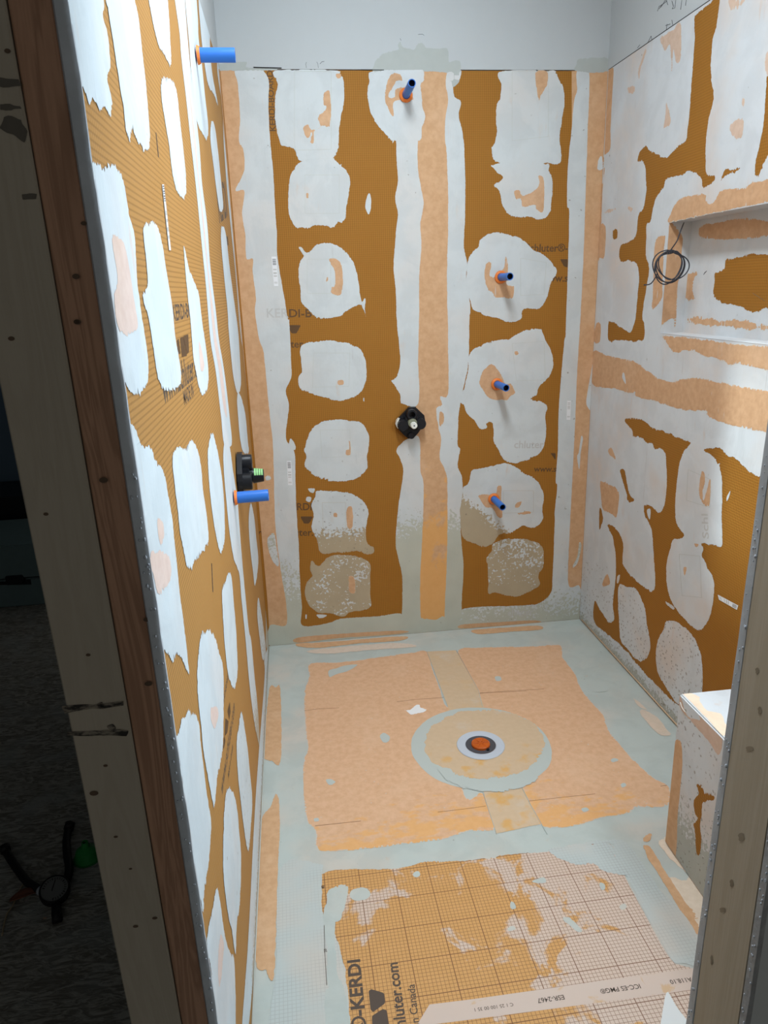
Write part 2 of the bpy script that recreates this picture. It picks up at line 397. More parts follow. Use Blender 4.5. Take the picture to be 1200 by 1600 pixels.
def ridge(pl, q, parent, mat):                               # raised outline of a membrane square under the sealant
    pts = [pl.px(a) for a in q]; bm = bmesh.new()
    for i in range(len(pts)):
        a = pl.to3(*pts[i], .0011); b = pl.to3(*pts[(i+1) % len(pts)], .0011)
        tube_bm(bm, [a, b], .0005, 4)
    return link('trowel_ridge', bm_mesh(bm, 'trowel_ridge'), mat, parent)
FONT_ = {}
def text(pl, s, A, B, parent, mat, pre='', post='', top=None, h=.0001, layer=None, bold=.015, name='printed_lettering'):
    def mesh_of(t):
        c = bpy.data.curves.new('t', 'FONT'); c.body = t; c.size = 1; c.offset = bold; c.resolution_u = 3
        o = bpy.data.objects.new('t', c); COL.objects.link(o); bpy.context.view_layer.update()
        me = bpy.data.meshes.new_from_object(o.evaluated_get(bpy.context.evaluated_depsgraph_get())); bpy.data.objects.remove(o)
        xs = [v.co.x for v in me.vertices]; return me, min(xs), max(xs)
    full, f0, f1 = mesh_of(pre+s+post)
    x0 = f0 if not pre else f1-(lambda r: r[2]-r[1])(mesh_of(s+post)); x1 = f1 if not post else f0+(lambda r: r[2]-r[1])(mesh_of(pre+s))
    a = Vector(pl.px(A)); b = Vector(pl.px(B)); d = (b-a); k = d.length/(x1-x0); d.normalize()
    hand = 1 if pl.u.cross(pl.v).dot(pl.n) > 0 else -1
    n = Vector((-d.y, d.x))*hand; ky = k
    if top: ky = abs((Vector(pl.px(top))-a).dot(n))/.70
    hh = h if layer is None else layer*(.0004 if pl is not PF else .001)
    for v in full.vertices:
        q = a + d*((v.co.x-x0)*k) + n*(v.co.y*ky); v.co = pl.to3(q.x, q.y, hh)
    full.name = name
    return link(name, full, mat, parent)
def flat(name, pl, q, mat, parent, h=.0004, r=0):            # crisp printed shape
    pts = [Vector(pl.px(a)) for a in q]
    if r:
        out = []
        for i in range(len(pts)):
            p, a, b = pts[i], pts[i-1], pts[(i+1) % len(pts)]
            p0 = p+(a-p)*r; p1 = p+(b-p)*r
            for t in (0, .25, .5, .75, 1): out.append((1-t)**2*p0+2*t*(1-t)*p+t*t*p1)
        pts = out
    bm = bmesh.new(); bm.faces.new([bm.verts.new(pl.to3(p.x, p.y, h)) for p in pts])
    if (bm.faces[:][0].normal_update() or True) and bm.faces[:][0].normal.dot(pl.n) < 0: bmesh.ops.reverse_faces(bm, faces=bm.faces[:])
    return link(name, bm_mesh(bm, name), mat, parent)

# ------------------------------------------------------------------ the room shell
wall_back = setp(box('wall_back', -.14, W+.12, D+.014, D+.12, 0, CEIL, DRYW), 'structure')
box('backer_board', .0, W, D, D+.0135, 0, BH-.003, BRD_B, wall_back)
box('drywall_panel', .0, W, D, D+.0135, BH+.001, CEIL, DRYW, wall_back)
# left wall with its leaning cut end
def slab(name, x0, x1, z0, z1, mat, parent=None, off=0, y1=D, sub=1):
    bm = bmesh.new(); vs = []
    for z in (z0, z1):
        for x, y in ((x0, YE(z)+off), (x1, YE(z)+off), (x1, y1), (x0, y1)): vs.append(bm.verts.new((x, y, z)))
    for f in ((0, 3, 2, 1), (4, 5, 6, 7), (0, 1, 5, 4), (1, 2, 6, 5), (2, 3, 7, 6), (3, 0, 4, 7)): bm.faces.new([vs[i] for i in f])
    bmesh.ops.recalc_face_normals(bm, faces=bm.faces)
    return link(name, bm_mesh(bm, name), mat, parent)
wall_left = setp(slab('wall_left', -.131, -.014, 0, CEIL, DRYW, off=.04), 'structure')
slab('backer_board', -.0135, 0, 0, BH-.003, BRD_L, wall_left, off=.004)
slab('drywall_panel', -.0135, 0, BH, CEIL, DRYW, wall_left, off=.004)
# right wall with its recessed niche
NY1, NY0 = 2.605, 1.72
NZ0, NZ1 = 1.431, 1.815
ND = W+.085
wall_right = setp(box('wall_right', ND+.016, W+.2, .87, D+.1, 0, CEIL, DRYW), 'structure')
def holed(name, x0, x1, z1, mat, parent):
    bm = bmesh.new()
    for (y0, y1, a, b) in ((1.03, D, 0, NZ0), (1.03, D, NZ1, z1), (NY1, D, NZ0, NZ1), (1.03, NY0, NZ0, NZ1)):
        r = bmesh.ops.create_cube(bm, size=1)
        for v in r['verts']: v.co = Vector((x0 if v.co.x < 0 else x1, y0 if v.co.y < 0 else y1, a if v.co.z < 0 else b))
    return link(name, bm_mesh(bm, name), mat, parent)
holed('backer_board', W, ND+.015, BH-.003, BRD_R, wall_right)
box('drywall_panel', W, ND+.015, 1.03, D, BH+.001, CEIL, DRYW, wall_right)
niche = link('recessed_niche', bpy.data.meshes.new('recessed_niche'), COMPR, wall_right)
bm = bmesh.new()
def nface(*c): bm.faces.new([bm.verts.new(p) for p in c])
e = .001
nface((ND, NY0, NZ0), (ND, NY1, NZ0), (ND, NY1, NZ1), (ND, NY0, NZ1))
nface((W-e, NY1-e, NZ0), (W-e, NY1-e, NZ1), (ND, NY1-e, NZ1), (ND, NY1-e, NZ0))
nface((W-e, NY0+e, NZ0), (ND, NY0+e, NZ0), (ND, NY0+e, NZ1), (W-e, NY0+e, NZ1))
nface((W-e, NY0, NZ0+e), (W-e, NY1, NZ0+e), (ND, NY1, NZ0+e), (ND, NY0, NZ0+e))
nface((W-e, NY0, NZ1-e), (ND, NY0, NZ1-e), (ND, NY1, NZ1-e), (W-e, NY1, NZ1-e))
bm.to_mesh(niche.data); bm.free()
a_ = niche.data.attributes.new('dry', 'FLOAT', 'POINT'); a_.data.foreach_set('value', np.ones(len(niche.data.vertices), dtype=np.float32))
niche['label'] = 'sealed inside faces of the recess'
# floor: the shower pan, and the rough floor of the dark room outside
floor = setp(box('floor', 0, W, .9, D, -.05, 0, CFLOOR), 'structure')
a_ = floor.data.attributes.new('dry', 'FLOAT', 'POINT'); a_.data.foreach_set('value', np.ones(len(floor.data.vertices), dtype=np.float32))
box('rough_subfloor', -3.2, W+2.0, -1.6, 5.4, -.09, -.051, OSB, floor)
box('strand_board', -3.2, -.131, -1.6, 5.4, -.05, -.002, OSB, floor)
box('strand_board', -.131, W+2.0, -1.6, .9, -.05, -.002, OSB, floor)
# ceiling with the skylight opening
bm = bmesh.new()
for (x0, x1, y0, y1) in ((-.14, SKY_X0, .87, D+.1), (SKY_X1, W+.2, .87, D+.1), (SKY_X0, SKY_X1, .87, SKY_Y0), (SKY_X0, SKY_X1, SKY_Y1, D+.1)):
    r = bmesh.ops.create_cube(bm, size=1)
    for v in r['verts']: v.co = Vector((x0 if v.co.x < 0 else x1, y0 if v.co.y < 0 else y1, CEIL if v.co.z < 0 else CEIL+.02))
ceiling = setp(link('ceiling', bm_mesh(bm, 'ceiling'), DRYW), 'structure')
box('ceiling_panel', -3.2, W+2, -1.6, .87, CEIL, CEIL+.02, DRYW, ceiling)
box('ceiling_panel', -3.2, -.14, .87, 5.4, CEIL, CEIL+.02, DRYW, ceiling)
# front wall on the right of the opening
wall_front = setp(box('wall_front', XR+.04, W+.2, .888, 1.014, 0, CEIL, DRYW), 'structure')
box('backer_board', XR+.05, W, 1.015, 1.029, 0, BH, BRD_R, wall_front)
box('drywall_panel', XR+.004, W+2.0, .872, .887, 0, CEIL, DRYW, wall_front)
box('header', -.13, XR+.04, .90, 1.01, 2.15, CEIL, DRYW, wall_front)
SLATE = plain('slate_wall', (.10, .15, .21), .8)
setp(box('wall_far', -3.2, -.14, 5.0, 5.1, 0, CEIL, SLATE), 'structure')
setp(box('wall_outer', -3.3, -3.2, -1.6, 5.1, 0, CEIL, SLATE), 'structure')

# unseen pane and frame added to dress up the side fill lamp
w_ = setp(box('added_window_1', W-.012, W-.004, 1.06, 1.66, 1.18, 1.86, plain('added_pane', (.6, .68, .72), .15)), 'structure')
for q in ((1.05, 1.10, 1.17, 1.87), (1.62, 1.67, 1.17, 1.87), (1.10, 1.62, 1.17, 1.205), (1.10, 1.62, 1.835, 1.87)): box('added_frame', W-.045, W-.002, *q, WHITE, w_, .002)
# ------------------------------------------------------------------ studs and cut edges of the opening
def stud(name, x0, x1, mat, label, off=0, depth=.036):
    bm = bmesh.new(); n = 24
    rows = []
    for i in range(n+1):
        z = .0+CEIL*i/n; w = .0012*noise.noise(Vector((x0*9, 0, z*2.3))); y = YE(z)+off
        rows.append([bm.verts.new(p) for p in ((x0+w, y+.002, z), (x0+w+.002, y, z), (x1+w-.002, y, z), (x1+w, y+.002, z), (x1+w, y+depth, z), (x0+w, y+depth, z))])
    for i in range(n):
        for k in range(6): bm.faces.new((rows[i][k], rows[i][(k+1) % 6], rows[i+1][(k+1) % 6], rows[i+1][k]))
    bm.faces.new(rows[0][::-1]); bm.faces.new(rows[-1]); bmesh.ops.recalc_face_normals(bm, faces=bm.faces)
    return setp(link(name, bm_mesh(bm, name), mat), None, label, 'stud')
PEND = Plane(1, .9, (0, -1, 0), (-5, 5, 0, 5))
s1 = stud('wall_stud', -.133, -.0565, PINE, 'wide pale pine stud with black smears, on the left side of the opening')
s2 = stud('wall_stud', -.0555, -.0135, BROWN, 'narrow brown stud between the pale left stud and the grey board edge', off=.002)
def onend(px):                                               # pixel -> point on the leaning stud face
    d = ray(px); t = 1.0
    for _ in range(20):
        p = CAM+d*t; t = (YE(p.z))/d.y
    return CAM+d*t
def smear(pts, mat, parent, name='smear'):
    P3 = [onend(q) for q in pts]; c = sum(P3, Vector())/len(P3); bm = bmesh.new(); out = []
    m = len(P3)
    for i in range(m):
        for k in range(6):
            p = P3[i].lerp(P3[(i+1) % m], k/6); p = p+(p-c).normalized()*.003*noise.noise(p*90); p.y = YE(p.z)-.0006; out.append(bm.verts.new(p))
    bm.faces.new(out); bmesh.ops.triangulate(bm, faces=bm.faces[:])
    bmesh.ops.recalc_face_normals(bm, faces=bm.faces)
    return link(name, bm_mesh(bm, name), mat, parent)
for s in ('98,1103 130,1100 160,1099 193,1095 194,1102 160,1107 130,1109 100,1115', '103,1143 140,1142 165,1140 190,1139 200,1141 198,1150 170,1149 130,1150 105,1148',
          '168,1135 176,1131 180,1138 172,1141', '150,1099 160,1096 162,1103 152,1105'):
    smear(P('X', s), GRIME, s1)
SM2 = plain('faint_smear', (.10, .09, .075), .8, var=.3)
for s in ('0,122 30,124 34,134 5,137 0,136', '5,182 34,186 42,205 38,222 25,214 0,200', '0,163 33,166 35,170 0,172', '35,304 58,303 60,312 36,312'):
    smear(P('X', s), SM2, s1)
def knot(q, r, parent, mat):
    c = onend(q); bm = bmesh.new(); vs = []
    for k in range(14):
        a = k*math.pi/7; p = c+Vector((math.cos(a)*r, 0, math.sin(a)*r*.7)); p.y = YE(p.z)-.0007; vs.append(bm.verts.new(p))
    bm.faces.new(vs); bmesh.ops.recalc_face_normals(bm, faces=bm.faces)
    link('knot', bm_mesh(bm, 'knot'), mat, parent)
KN = plain('knot_brown', (.09, .06, .04), .8)
for q, r in (((18, 529), .0035), ((72, 803), .003), ((165, 1196), .003), ((147, 1239), .006), ((181, 1307), .003), ((70, 1434), .003), ((204, 1357), .0025), ((12, 80), .003), ((242, 1434), .004), ((212, 1447), .004), ((138, 1023), .003)):
    knot(q, r, s1, KN)
for q, r in (((121, 3+500), .004), ((162, 750), .005), ((119, 432), .004), ((131, 349), .003), ((229, 968), .004), ((232, 1068), .005), ((120, 503), .003)):
    knot(q, r, s2, KN)
PJ = Plane(0, XR+.0004, (-1, 0, 0), (-5, 5, 0, 5))
JK = plain('jamb_knot', (.21, .175, .125), .8, var=.4)
JKN = [((1187, 1110), 3, 6), ((1158, 1308), 5, 7), ((1171, 1170), 6, 4), ((1183, 1048), 3, 5), ((1129, 1422), 5, 4), ((1143, 1380), 3, 6), ((1112, 1500), 2, 8)]
# grey foam edges of the boards, with mortar beads
def foam_edge(name, make, zs, mat, parent, beads):
    bm = bmesh.new(); rows = []
    for z in zs: rows.append([bm.verts.new(p) for p in make(z)])
    k = len(rows[0])
    for i in range(len(rows)-1):
        for j in range(k): bm.faces.new((rows[i][j], rows[i][(j+1) % k], rows[i+1][(j+1) % k], rows[i+1][j]))
    bm.faces.new(rows[0][::-1]); bm.faces.new(rows[-1]); bmesh.ops.recalc_face_normals(bm, faces=bm.faces)
    o = link(name, bm_mesh(bm, name, True), mat, parent); sharp(o, 50)
    bm = bmesh.new()
    for c, r in beads:
        g = bmesh.ops.create_icosphere(bm, subdivisions=2, radius=r)
        for v in g['verts']: v.co = Vector((v.co.x*.7, v.co.y*.7, v.co.z*1.2))*(1+.35*noise.noise(v.co*900+Vector(c)*50))+Vector(c)
    b = link('mortar_beads', bm_mesh(bm, 'mortar_beads', True), STEEL, o); b['kind'] = 'stuff'
    return o
zs = [CEIL*i/180 for i in range(181)]
def eL(z):
    n = .0016*noise.noise(Vector((1, 0, z*14)))+.0008*noise.noise(Vector((5, 0, z*60)))
    return ((-.0145, YE(z)+.003, z), (-.012, YE(z)-.001, z), (-.003+n, YE(z)-.0015, z), (.0012+n, YE(z)+.001, z), (.0012+n*.5, YE(z)+.006, z), (-.0145, YE(z)+.006, z))
rr = random.Random(3)
foam_edge('board_edge', eL, zs, FOAM, wall_left, [((-.009+rr.random()*.009, YE(z)-.002, z), .0011+rr.random()*.0012) for z in [rr.uniform(.5, 1.42) for _ in range(70)]])
def eR(z):
    yi = 1.033-.018*z; n = .0022*noise.noise(Vector((9, 0, z*11)))+.001*noise.noise(Vector((2, 0, z*50)))
    return ((XR+.004, yi-.018, z), (XR, yi-.016, z), (XR-.001+n*.3, yi-.004, z), (XR+n, yi+.002+n, z), (XR+.006, yi+.004, z), (XR+.012, yi-.006, z))
e2 = foam_edge('board_edge', eR, zs, FOAML, wall_front, [((XR-.001, 1.018-.018*z+rr.random()*.014, z), .0008+rr.random()**2*.0026) for z in [rr.uniform(.1, 1.5) for _ in range(90)]])
def eR2(z):
    n = .002*noise.noise(Vector((3, 0, z*12)))
    return ((XR+.003, .868+n, z), (XR, .869+n, z), (XR-.001, .884, z), (XR+.012, .886, z), (XR+.012, .872, z))
foam_edge('drywall_edge', eR2, zs, plain('crumbled_gypsum', (.30, .31, .32), .8, bump=1.0, var=.6), wall_front, [((XR-.001, .870+rr.random()*.012, z), .002) for z in [rr.uniform(.1, 1.2) for _ in range(60)]])
js = box('jamb_stud', XR+.001, XR+.038, .887, 1.012, 0, CEIL, PINER, bevel=.0025)
for (qx, qy), a_, b_ in JKN: flat('knot', PJ, [(qx+a_*math.cos(t*.6)*(1+.25*math.sin(t*2.2)), qy+b_*math.sin(t*.6)) for t in range(10)], JK, js, 0)
setp(js, None, 'pale wooden jamb stud at the right edge of the opening, beside the bench', 'stud')

# ------------------------------------------------------------------ back wall surface
T = lambda *a, **k: patch("sealant_patch", *a, **k)
BK = wall_back
# membrane bands under the sealant
patch('membrane_band', PBb, [P('B', '132,322 205,322 300,322 330,700 350,1200 380,1590') + P('F', '425,700 460,1200 470,1440 366,1520')+P('X', '418,940')], MEM, BK, 0.4, jag=0, smooth=False, thick=.0001)
patch('membrane_band', PBb, [P('C', '90,326 310,326 310,1590')+P('G', '310,1400 300,1440 175,1440 150,1400 150,0')], MEM, BK, 0.4, jag=.001, smooth=False, thick=.0001)
patch('membrane_band', PBb, [P('C', '880,332 1053,332')+P('X', '906,968 870,968')+P('G', '860,1245 880,700')], MEM, BK, 0.4, jag=0, smooth=False, thick=.0001)
WETB = lin(.05, .55)
T(PB, [P('B', '120,305 200,290 255,292 262,318 400,322 400,330 120,330')], DRYG, BK, 1.2, jag=.001)
T(PB, [P('B', '845,330 852,310 862,285 900,250 962,235 968,225 965,210 976,196 985,215 1000,226 1040,232 1055,208 1072,198 1090,215 1100,225 1180,226')+P('C', '296,228 302,250 305,290 325,285 355,288 360,330 350,384 325,410 300,400 300,345 160,340 120,400')+P('B', '1000,440 880,400')], DRYG, BK, 1.1, jag=.0015)
T(PB, [P('C', '903,335 904,300 912,278 960,272 1048,276 1052,335')], DRYG, BK, 1.2, jag=.0015)
WETM = membrane('damp_fleece', (.55, .325, .17), (.62, .38, .215), 0.7)
patch('membrane_band', PBb, [P('G', '158,300 158,1440 292,1440 296,1200 300,900 300,300')], WETM, BK, 0.9, jag=0, smooth=False, grid=.02, thick=.00003, dry=lin(.10, 1.0))
# corner bands
T(PBb, [P('B', '207,322 215,400 225,550 220,660 240,700 245,800 205,890 245,895 235,1000 250,1100 255,1210 285,1215 285,1280 300,1400 295,1460 315,1590')+
        P('F', '335,150 350,300 365,450 380,600 385,800 390,950 400,1050 420,1200 440,1320 440,1430 366,1432 366,1527 520,1518 760,1505 980,1480 985,1380 880,1388 700,1400 640,1420 520,1432 515,1350 505,1200 500,1050 490,900 485,750 480,620 442,560 445,480 455,400 440,330 465,270 465,200 455,0')+
        P('B', '450,1500 430,1380 400,1200 398,1100 388,950 380,800 365,640 358,480 360,380 335,330 325,322')], COMP, BK, 1, jag=.0012, dry=lin(.02, .62))
T(PBb, [P('F', '345,735 362,728 372,745 350,752')], COMP, BK, 1.3)
T(PBb, [P('F', '355,1020 385,1000 395,1060 408,1150 385,1140 360,1080')], COMP, BK, 1.3, dry=.55)
T(PBb, [P('C', '905,332 905,420 890,480 880,600 862,780 858,960 868,1000 862,1250 855,1450 850,1590')+P('G', '845,100 820,400 815,600 805,750 812,780 800,900 800,950 790,1200 780,1280 720,1330 600,1340 360,1360 362,1475 620,1440 925,1405 918,1250 865,1240 870,1000 880,800 890,600 895,500 905,250 920,0')+P('C', '935,1200 945,900 955,600 960,332')], COMP, BK, 1, jag=.0012, dry=lin(-.1, .30), pit=.15)
T(PBb, [P('C', '1005,750 1020,735 1025,790 1010,800')+P('C', '1000,790')], COMP, BK, 1.4)
for s in ('985,115 978,200 960,300 948,380 955,410 972,415 985,300 990,120',):
    T(PBb, [P('G', s)], COMP, BK, 1.4, jag=.001)
T(PBb, [P('G', '925,545 912,620 905,640 915,700 922,620 932,560')], COMP, BK, 1.4, jag=.001)
T(PBb, [P('G', '915,1045 905,1110 885,1150 890,1160 910,1130 925,1060')], COMP, BK, 1.4, jag=.001, dry=.5)
# centre bands
T(PBb, [P('B', '955,640 960,760 965,850 952,930 965,1000 955,1100 945,1250 955,1360 960,1500 968,1590')+P('F', '972,130 976,200 960,265 935,285 950,305 975,350 985,390 1060,392 1060,200')+P('B', '1062,1590 1065,1450 1065,1300 1075,1150 1070,1050 1085,950 1060,800 1060,650 1085,560 1060,500 950,560')], COMP, BK, 1, jag=.0015)
T(PBb, [P('F', '1015,555 960,605 975,650 990,700 985,760 970,850 960,950 955,1050 970,1130 985,1200 985,1350 985,1478 1072,1475 1070,1350 1070,1200 1080,1000 1085,850 1085,760 1070,700 1065,555')], COMP, BK, 1, jag=.0015, dry=lin(.40, .74))
T(PBb, [P('C', '300,330 290,400 300,470 285,600 295,750 300,900 300,1100 295,1300 300,1590')+P('G', '300,340 265,360 272,400 245,420 255,500 268,560 262,650 292,720 297,800 297,1000 292,1200 285,1350 290,1462 355,1475 365,1300 372,1150 360,1000 360,900 368,800 366,740 345,680 356,610 345,580 350,450 365,350 395,200 400,0')+P('C', '405,1450 385,1300 390,1240 375,1150 380,1000 380,800 370,640 350,540 360,480 330,450 325,400 350,385 360,330')], COMP, BK, 1, jag=.0018, dry=lin(.42, .70))
patch('membrane_spot', PBb, [P('G', '262,430 278,440 280,480 262,500 258,470')], MEM, BK, 2.2)
patch('membrane_spot', PBb, [P('G', '170,1440 165,1400 200,1400 240,1405 280,1390 290,1440 250,1450 200,1445')], COMP, BK, 1.5, dry=.15)
T(PBb, [P('G', '150,1432 300,1432 300,1478 150,1484')], COMP, BK, 0.8, jag=.0005, dry=0.0)
# round patches: (crop, outline, dryness, pits, bare membrane spots, square outline)
def RP(pl, par, mat, fr, s, dry=1.0, pit=0.0, spots=(), sq=None, jag=.0026, layer=2, grid=.012):
    if callable(dry) and mat is COMP: mat = COMPT
    o = T(pl, [P(fr, s)], mat, par, layer, jag=jag, dry=dry, pit=pit, grid=grid)
    for t in spots: patch('bare_spot', pl, [P(fr, t)], MEMS, o, layer+1.1, jag=.002, grid=.006)
    if sq: ridge(pl, P(fr, sq), o, mat)
    return o
RP(PBb, BK, COMP, 'B', '400,330 395,370 402,400 394,440 388,500 392,570 405,640 425,680 480,700 492,735 520,755 640,752 660,742 685,690 690,600 698,540 710,500 712,430 706,370 690,352 665,330',
   spots=('618,435 648,435 648,585 620,590 600,600 575,615 570,668 555,668 560,625 540,650 520,600 545,585 560,608 600,595 590,550 618,520 630,500 618,490', '675,345 698,350 692,368 678,362'), sq='480,335 652,335 652,700 480,705')
RP(PBb, BK, COMP, 'B', '515,755 480,790 460,830 452,900 455,1000 470,1040 480,1060 520,1068 600,1055 640,1060 665,1065 680,1045 715,1030 722,980 735,900 742,850 725,800 690,770 650,745 580,748', sq='530,820 690,820 690,1000 530,1000', spots=('535,905 545,905 545,930 537,930',))
RP(PBb, BK, COMP, 'B', '831,905 818,930 812,970 825,1005 836,990 840,938', jag=.001, grid=.03)
RP(PBb, BK, COMP, 'B', '500,1158 515,1155 530,1180 548,1185 580,1150 620,1140 680,1150 730,1190 760,1240 778,1300 785,1370 797,1412 812,1400 812,1450 815,1485 800,1450 790,1430 760,1440 720,1460 690,1480 600,1495 570,1480 545,1450 515,1420 505,1340 500,1270 505,1230 525,1200 510,1180',
   spots=('645,1210 700,1235 702,1372 655,1375 655,1345 668,1340 668,1270 650,1240', '630,1300 638,1298 637,1320 628,1322'), sq='540,1215 650,1215 650,1375 540,1375')
RP(PBb, BK, COMP, 'B', '850,335 832,385 822,440 832,500 850,550 882,600 920,640 955,660 1062,660 1078,600 1092,545 1080,500 1078,460 1070,400 1088,370 1062,326', layer=1.6,
   spots=('935,348 975,345 985,380 960,385 925,440 925,455 950,455 955,420 1000,410 1040,470 985,465 945,480 945,545 925,520 905,470 910,400',))
RP(PBb, BK, COMP, 'C', '550,333 550,400 545,460 530,490 525,560 530,620 520,670 505,700 515,750 560,765 640,768 760,765 825,760 830,700 822,650 835,560 845,480 842,420 825,380 805,345 780,333',
   spots=('712,335 765,335 765,400 748,430 735,450 725,480 718,430 712,400',), sq='600,335 770,335 770,640 600,660')
RP(PBb, BK, COMP, 'C', '520,768 522,800 555,830 530,860 515,870 542,900 555,960 590,1005 640,1015 700,1020 745,1028 775,1000 785,940 790,850 772,800 750,765',
   spots=('610,895 635,893 650,915 700,895 728,860 720,825 748,840 748,985 715,985 705,960 650,970 640,935 618,935',), jag=.003)
RP(PBb, BK, COMP, 'C', '450,1130 440,1160 402,1200 390,1250 385,1330 400,1400 420,1450 470,1475 520,1490 570,1505 600,1510 640,1490 655,1450 730,1442 765,1390 780,1330 810,1275 790,1235 740,1190 700,1170 650,1125 590,1102 530,1092 480,1100',
   spots=('478,1235 500,1228 502,1250 495,1290 520,1295 560,1255 570,1205 582,1250 575,1330 608,1340 600,1395 550,1395 520,1390 505,1370 490,1360 470,1300', ), sq='640,1210 760,1230 750,1380 640,1385')
RP(PBb, BK, COMP, 'F', '510,125 570,102 620,95 720,105 780,130 810,180 818,240 810,300 780,350 730,372 660,375 640,365 610,360 560,345 510,325 498,290 502,260 515,240 510,180', sq='570,155 740,155 735,310 565,315', spots=('685,285 708,280 708,300 685,302',))
RP(PBb, BK, COMP, 'F', '545,545 570,500 620,475 690,465 760,475 800,490 828,540 828,600 820,640 822,690 790,730 740,750 660,757 590,740 550,710 528,680 535,640 525,610 535,575', sq='600,515 740,515 745,640 610,645', spots=('735,560 745,590 742,635 722,632 722,612 735,600',), pit=.05)
RP(PBb, BK, COMP, 'F', '585,800 630,802 700,805 750,815 800,850 825,890 822,940 815,980 820,1040 850,1065 850,1090 820,1100 780,1085 700,1090 640,1095 600,1085 585,1030 560,970 570,920 560,870 575,830',
   dry=lambda u, v: min(1, max(0, (v-.44)/.20)), pit=.3, spots=('725,885 752,880 752,968 728,972', '665,905 680,905 680,922 665,922'), sq='610,855 720,855 720,985 615,985')
RP(PBb, BK, COMP, 'F', '560,1128 580,1145 600,1150 640,1110 700,1100 760,1105 830,1135 835,1200 835,1290 840,1340 800,1360 740,1370 710,1392 650,1375 590,1370 545,1330 528,1280 540,1230 565,1200 555,1170', dry=lambda u, v: .30+.25*noise.noise(Vector((u*12, v*12, 0))), pit=.2,
   spots=('735,1205 760,1208 765,1275 738,1272',), jag=.002)
for s in ('545,790 575,790 570,810 552,806', '540,828 560,832 553,852 535,846', '585,1380 632,1384 600,1398', '532,1380 538,1380 537,1400 532,1400', '803,365 807,365 807,382 803,380', '462,555 485,590 480,610 455,600'):
    RP(PBb, BK, COMP, 'F', s, jag=.001, grid=.05, layer=1.8)
RP(PBb, BK, COMP, 'G', '400,165 440,125 500,100 560,92 595,85 640,55 730,42 755,90 785,150 793,210 770,270 725,315 715,350 690,370 740,385 765,410 755,460 760,500 755,570 740,610 700,645 650,662 600,672 560,650 535,610 515,570 510,490 480,485 482,505 450,510 425,470 390,440 375,400 358,375 380,300 395,230',
   spots=('450,270 465,235 500,208 530,225 555,265 570,300 595,300 615,340 590,360 575,378 550,375 500,370 465,330 448,300', '612,148 630,146 630,160 615,164'), sq='600,110 750,100 755,280 620,285')
RP(PBb, BK, COMP, 'G', '400,750 410,710 450,695 520,680 570,672 620,690 660,720 700,740 735,780 750,830 742,880 745,930 720,965 690,975 650,965 600,995 540,1010 505,1050 460,1062 420,1045 370,1020 360,960 355,900 365,840 370,790 385,778',
   dry=lambda u, v: min(1, max(0, ((u-PBb.px((765, 800))[0])*.9+(v-.56)*1.0)/.14+.5)), pit=.15, layer=2.3,
   spots=('445,820 520,815 530,780 550,780 550,830 555,920 530,920 505,880 475,875 455,850', '618,862 645,850 632,875 615,878', '630,902 680,898 684,906 632,912'), sq='560,800 700,800 700,900 560,905')
RP(PBb, BK, COMP, 'G', '510,1050 560,1030 640,1025 700,1035 740,1060 748,1100 745,1160 725,1200 730,1240 690,1270 620,1295 560,1290 520,1275 490,1280 488,1210 485,1150 480,1120 505,1080',
   dry=lambda u, v: min(.6, max(0.0, .40+(v-.35)*1.1)), pit=.1)
# lettering and marks
for (s, A, B, pre, post, top) in (('DI-B', (452, 495.5), (487, 495.5), 'KER', '', (452, 483)), ('te', (454, 543), (467, 543), 'www.schlu', 'r.com', None), ('RDI', (464, 797), (487, 797), 'KE', '-BOARD', (464, 786)),
        ('ter', (467, 837), (487, 837), 'www.schlu', '.com', None), ('hluter®-', (835, 393), (887, 393), 'Sc', 'KERDI', None), ('w.s', (867, 440), (887, 440), 'ww', 'chluter.com', None), ('www.', (834, 737), (864, 737), '', 'schluter.com', None)):
    text(PBb, s, A, B, BK, INK, pre, post, top)
text(PBb, 'KERDI-BOARD', (431, 205), (426, 110), BK, INK)
text(PBb, 'chluter', (803, 700), (849, 700), BK, INKF, layer=3.4); text(PBb, 'chluter', (793, 962), (833, 960), BK, INKF, layer=2.1)
text(PBb, 'KER', (417, 496), (451, 496), BK, INKF, layer=2.0)
for q in ('452,508 470,508 466,516 463,521 456,521 452,515', '469,807 489,807 485,815 482,818 475,818', '875,405 887,405 887,418 881,416', '860,708 868,708 868,719'):
    flat('printed_emblem', PBb, P('X', q), INK, BK, .0004, .15)
GAP = plain('dark_joint', (.02, .02, .02), .9)
flat('joint_line', PB, P('B', '288,314 420,317 420,322 288,319'), GAP, BK, .0019); flat('joint_line', PB, P('B', '790,326 900,327 900,330 790,329'), GAP, BK, .0022)
def stroke(pl, pts, par, r=.0007, mat=PENCIL, name='pencil_mark', h=.0003):
    p3 = [pl.to3(*pl.px(q), h) for q in pts]; tube(name, p3, r, mat, par, 4)
for s in ('537,292 533,300 536,318', '585,290 590,300 592,318', '600,300 608,290 620,288', '975,180 980,190', '1060,162 1080,160 1088,166'): stroke(PB, P('B', s), BK)
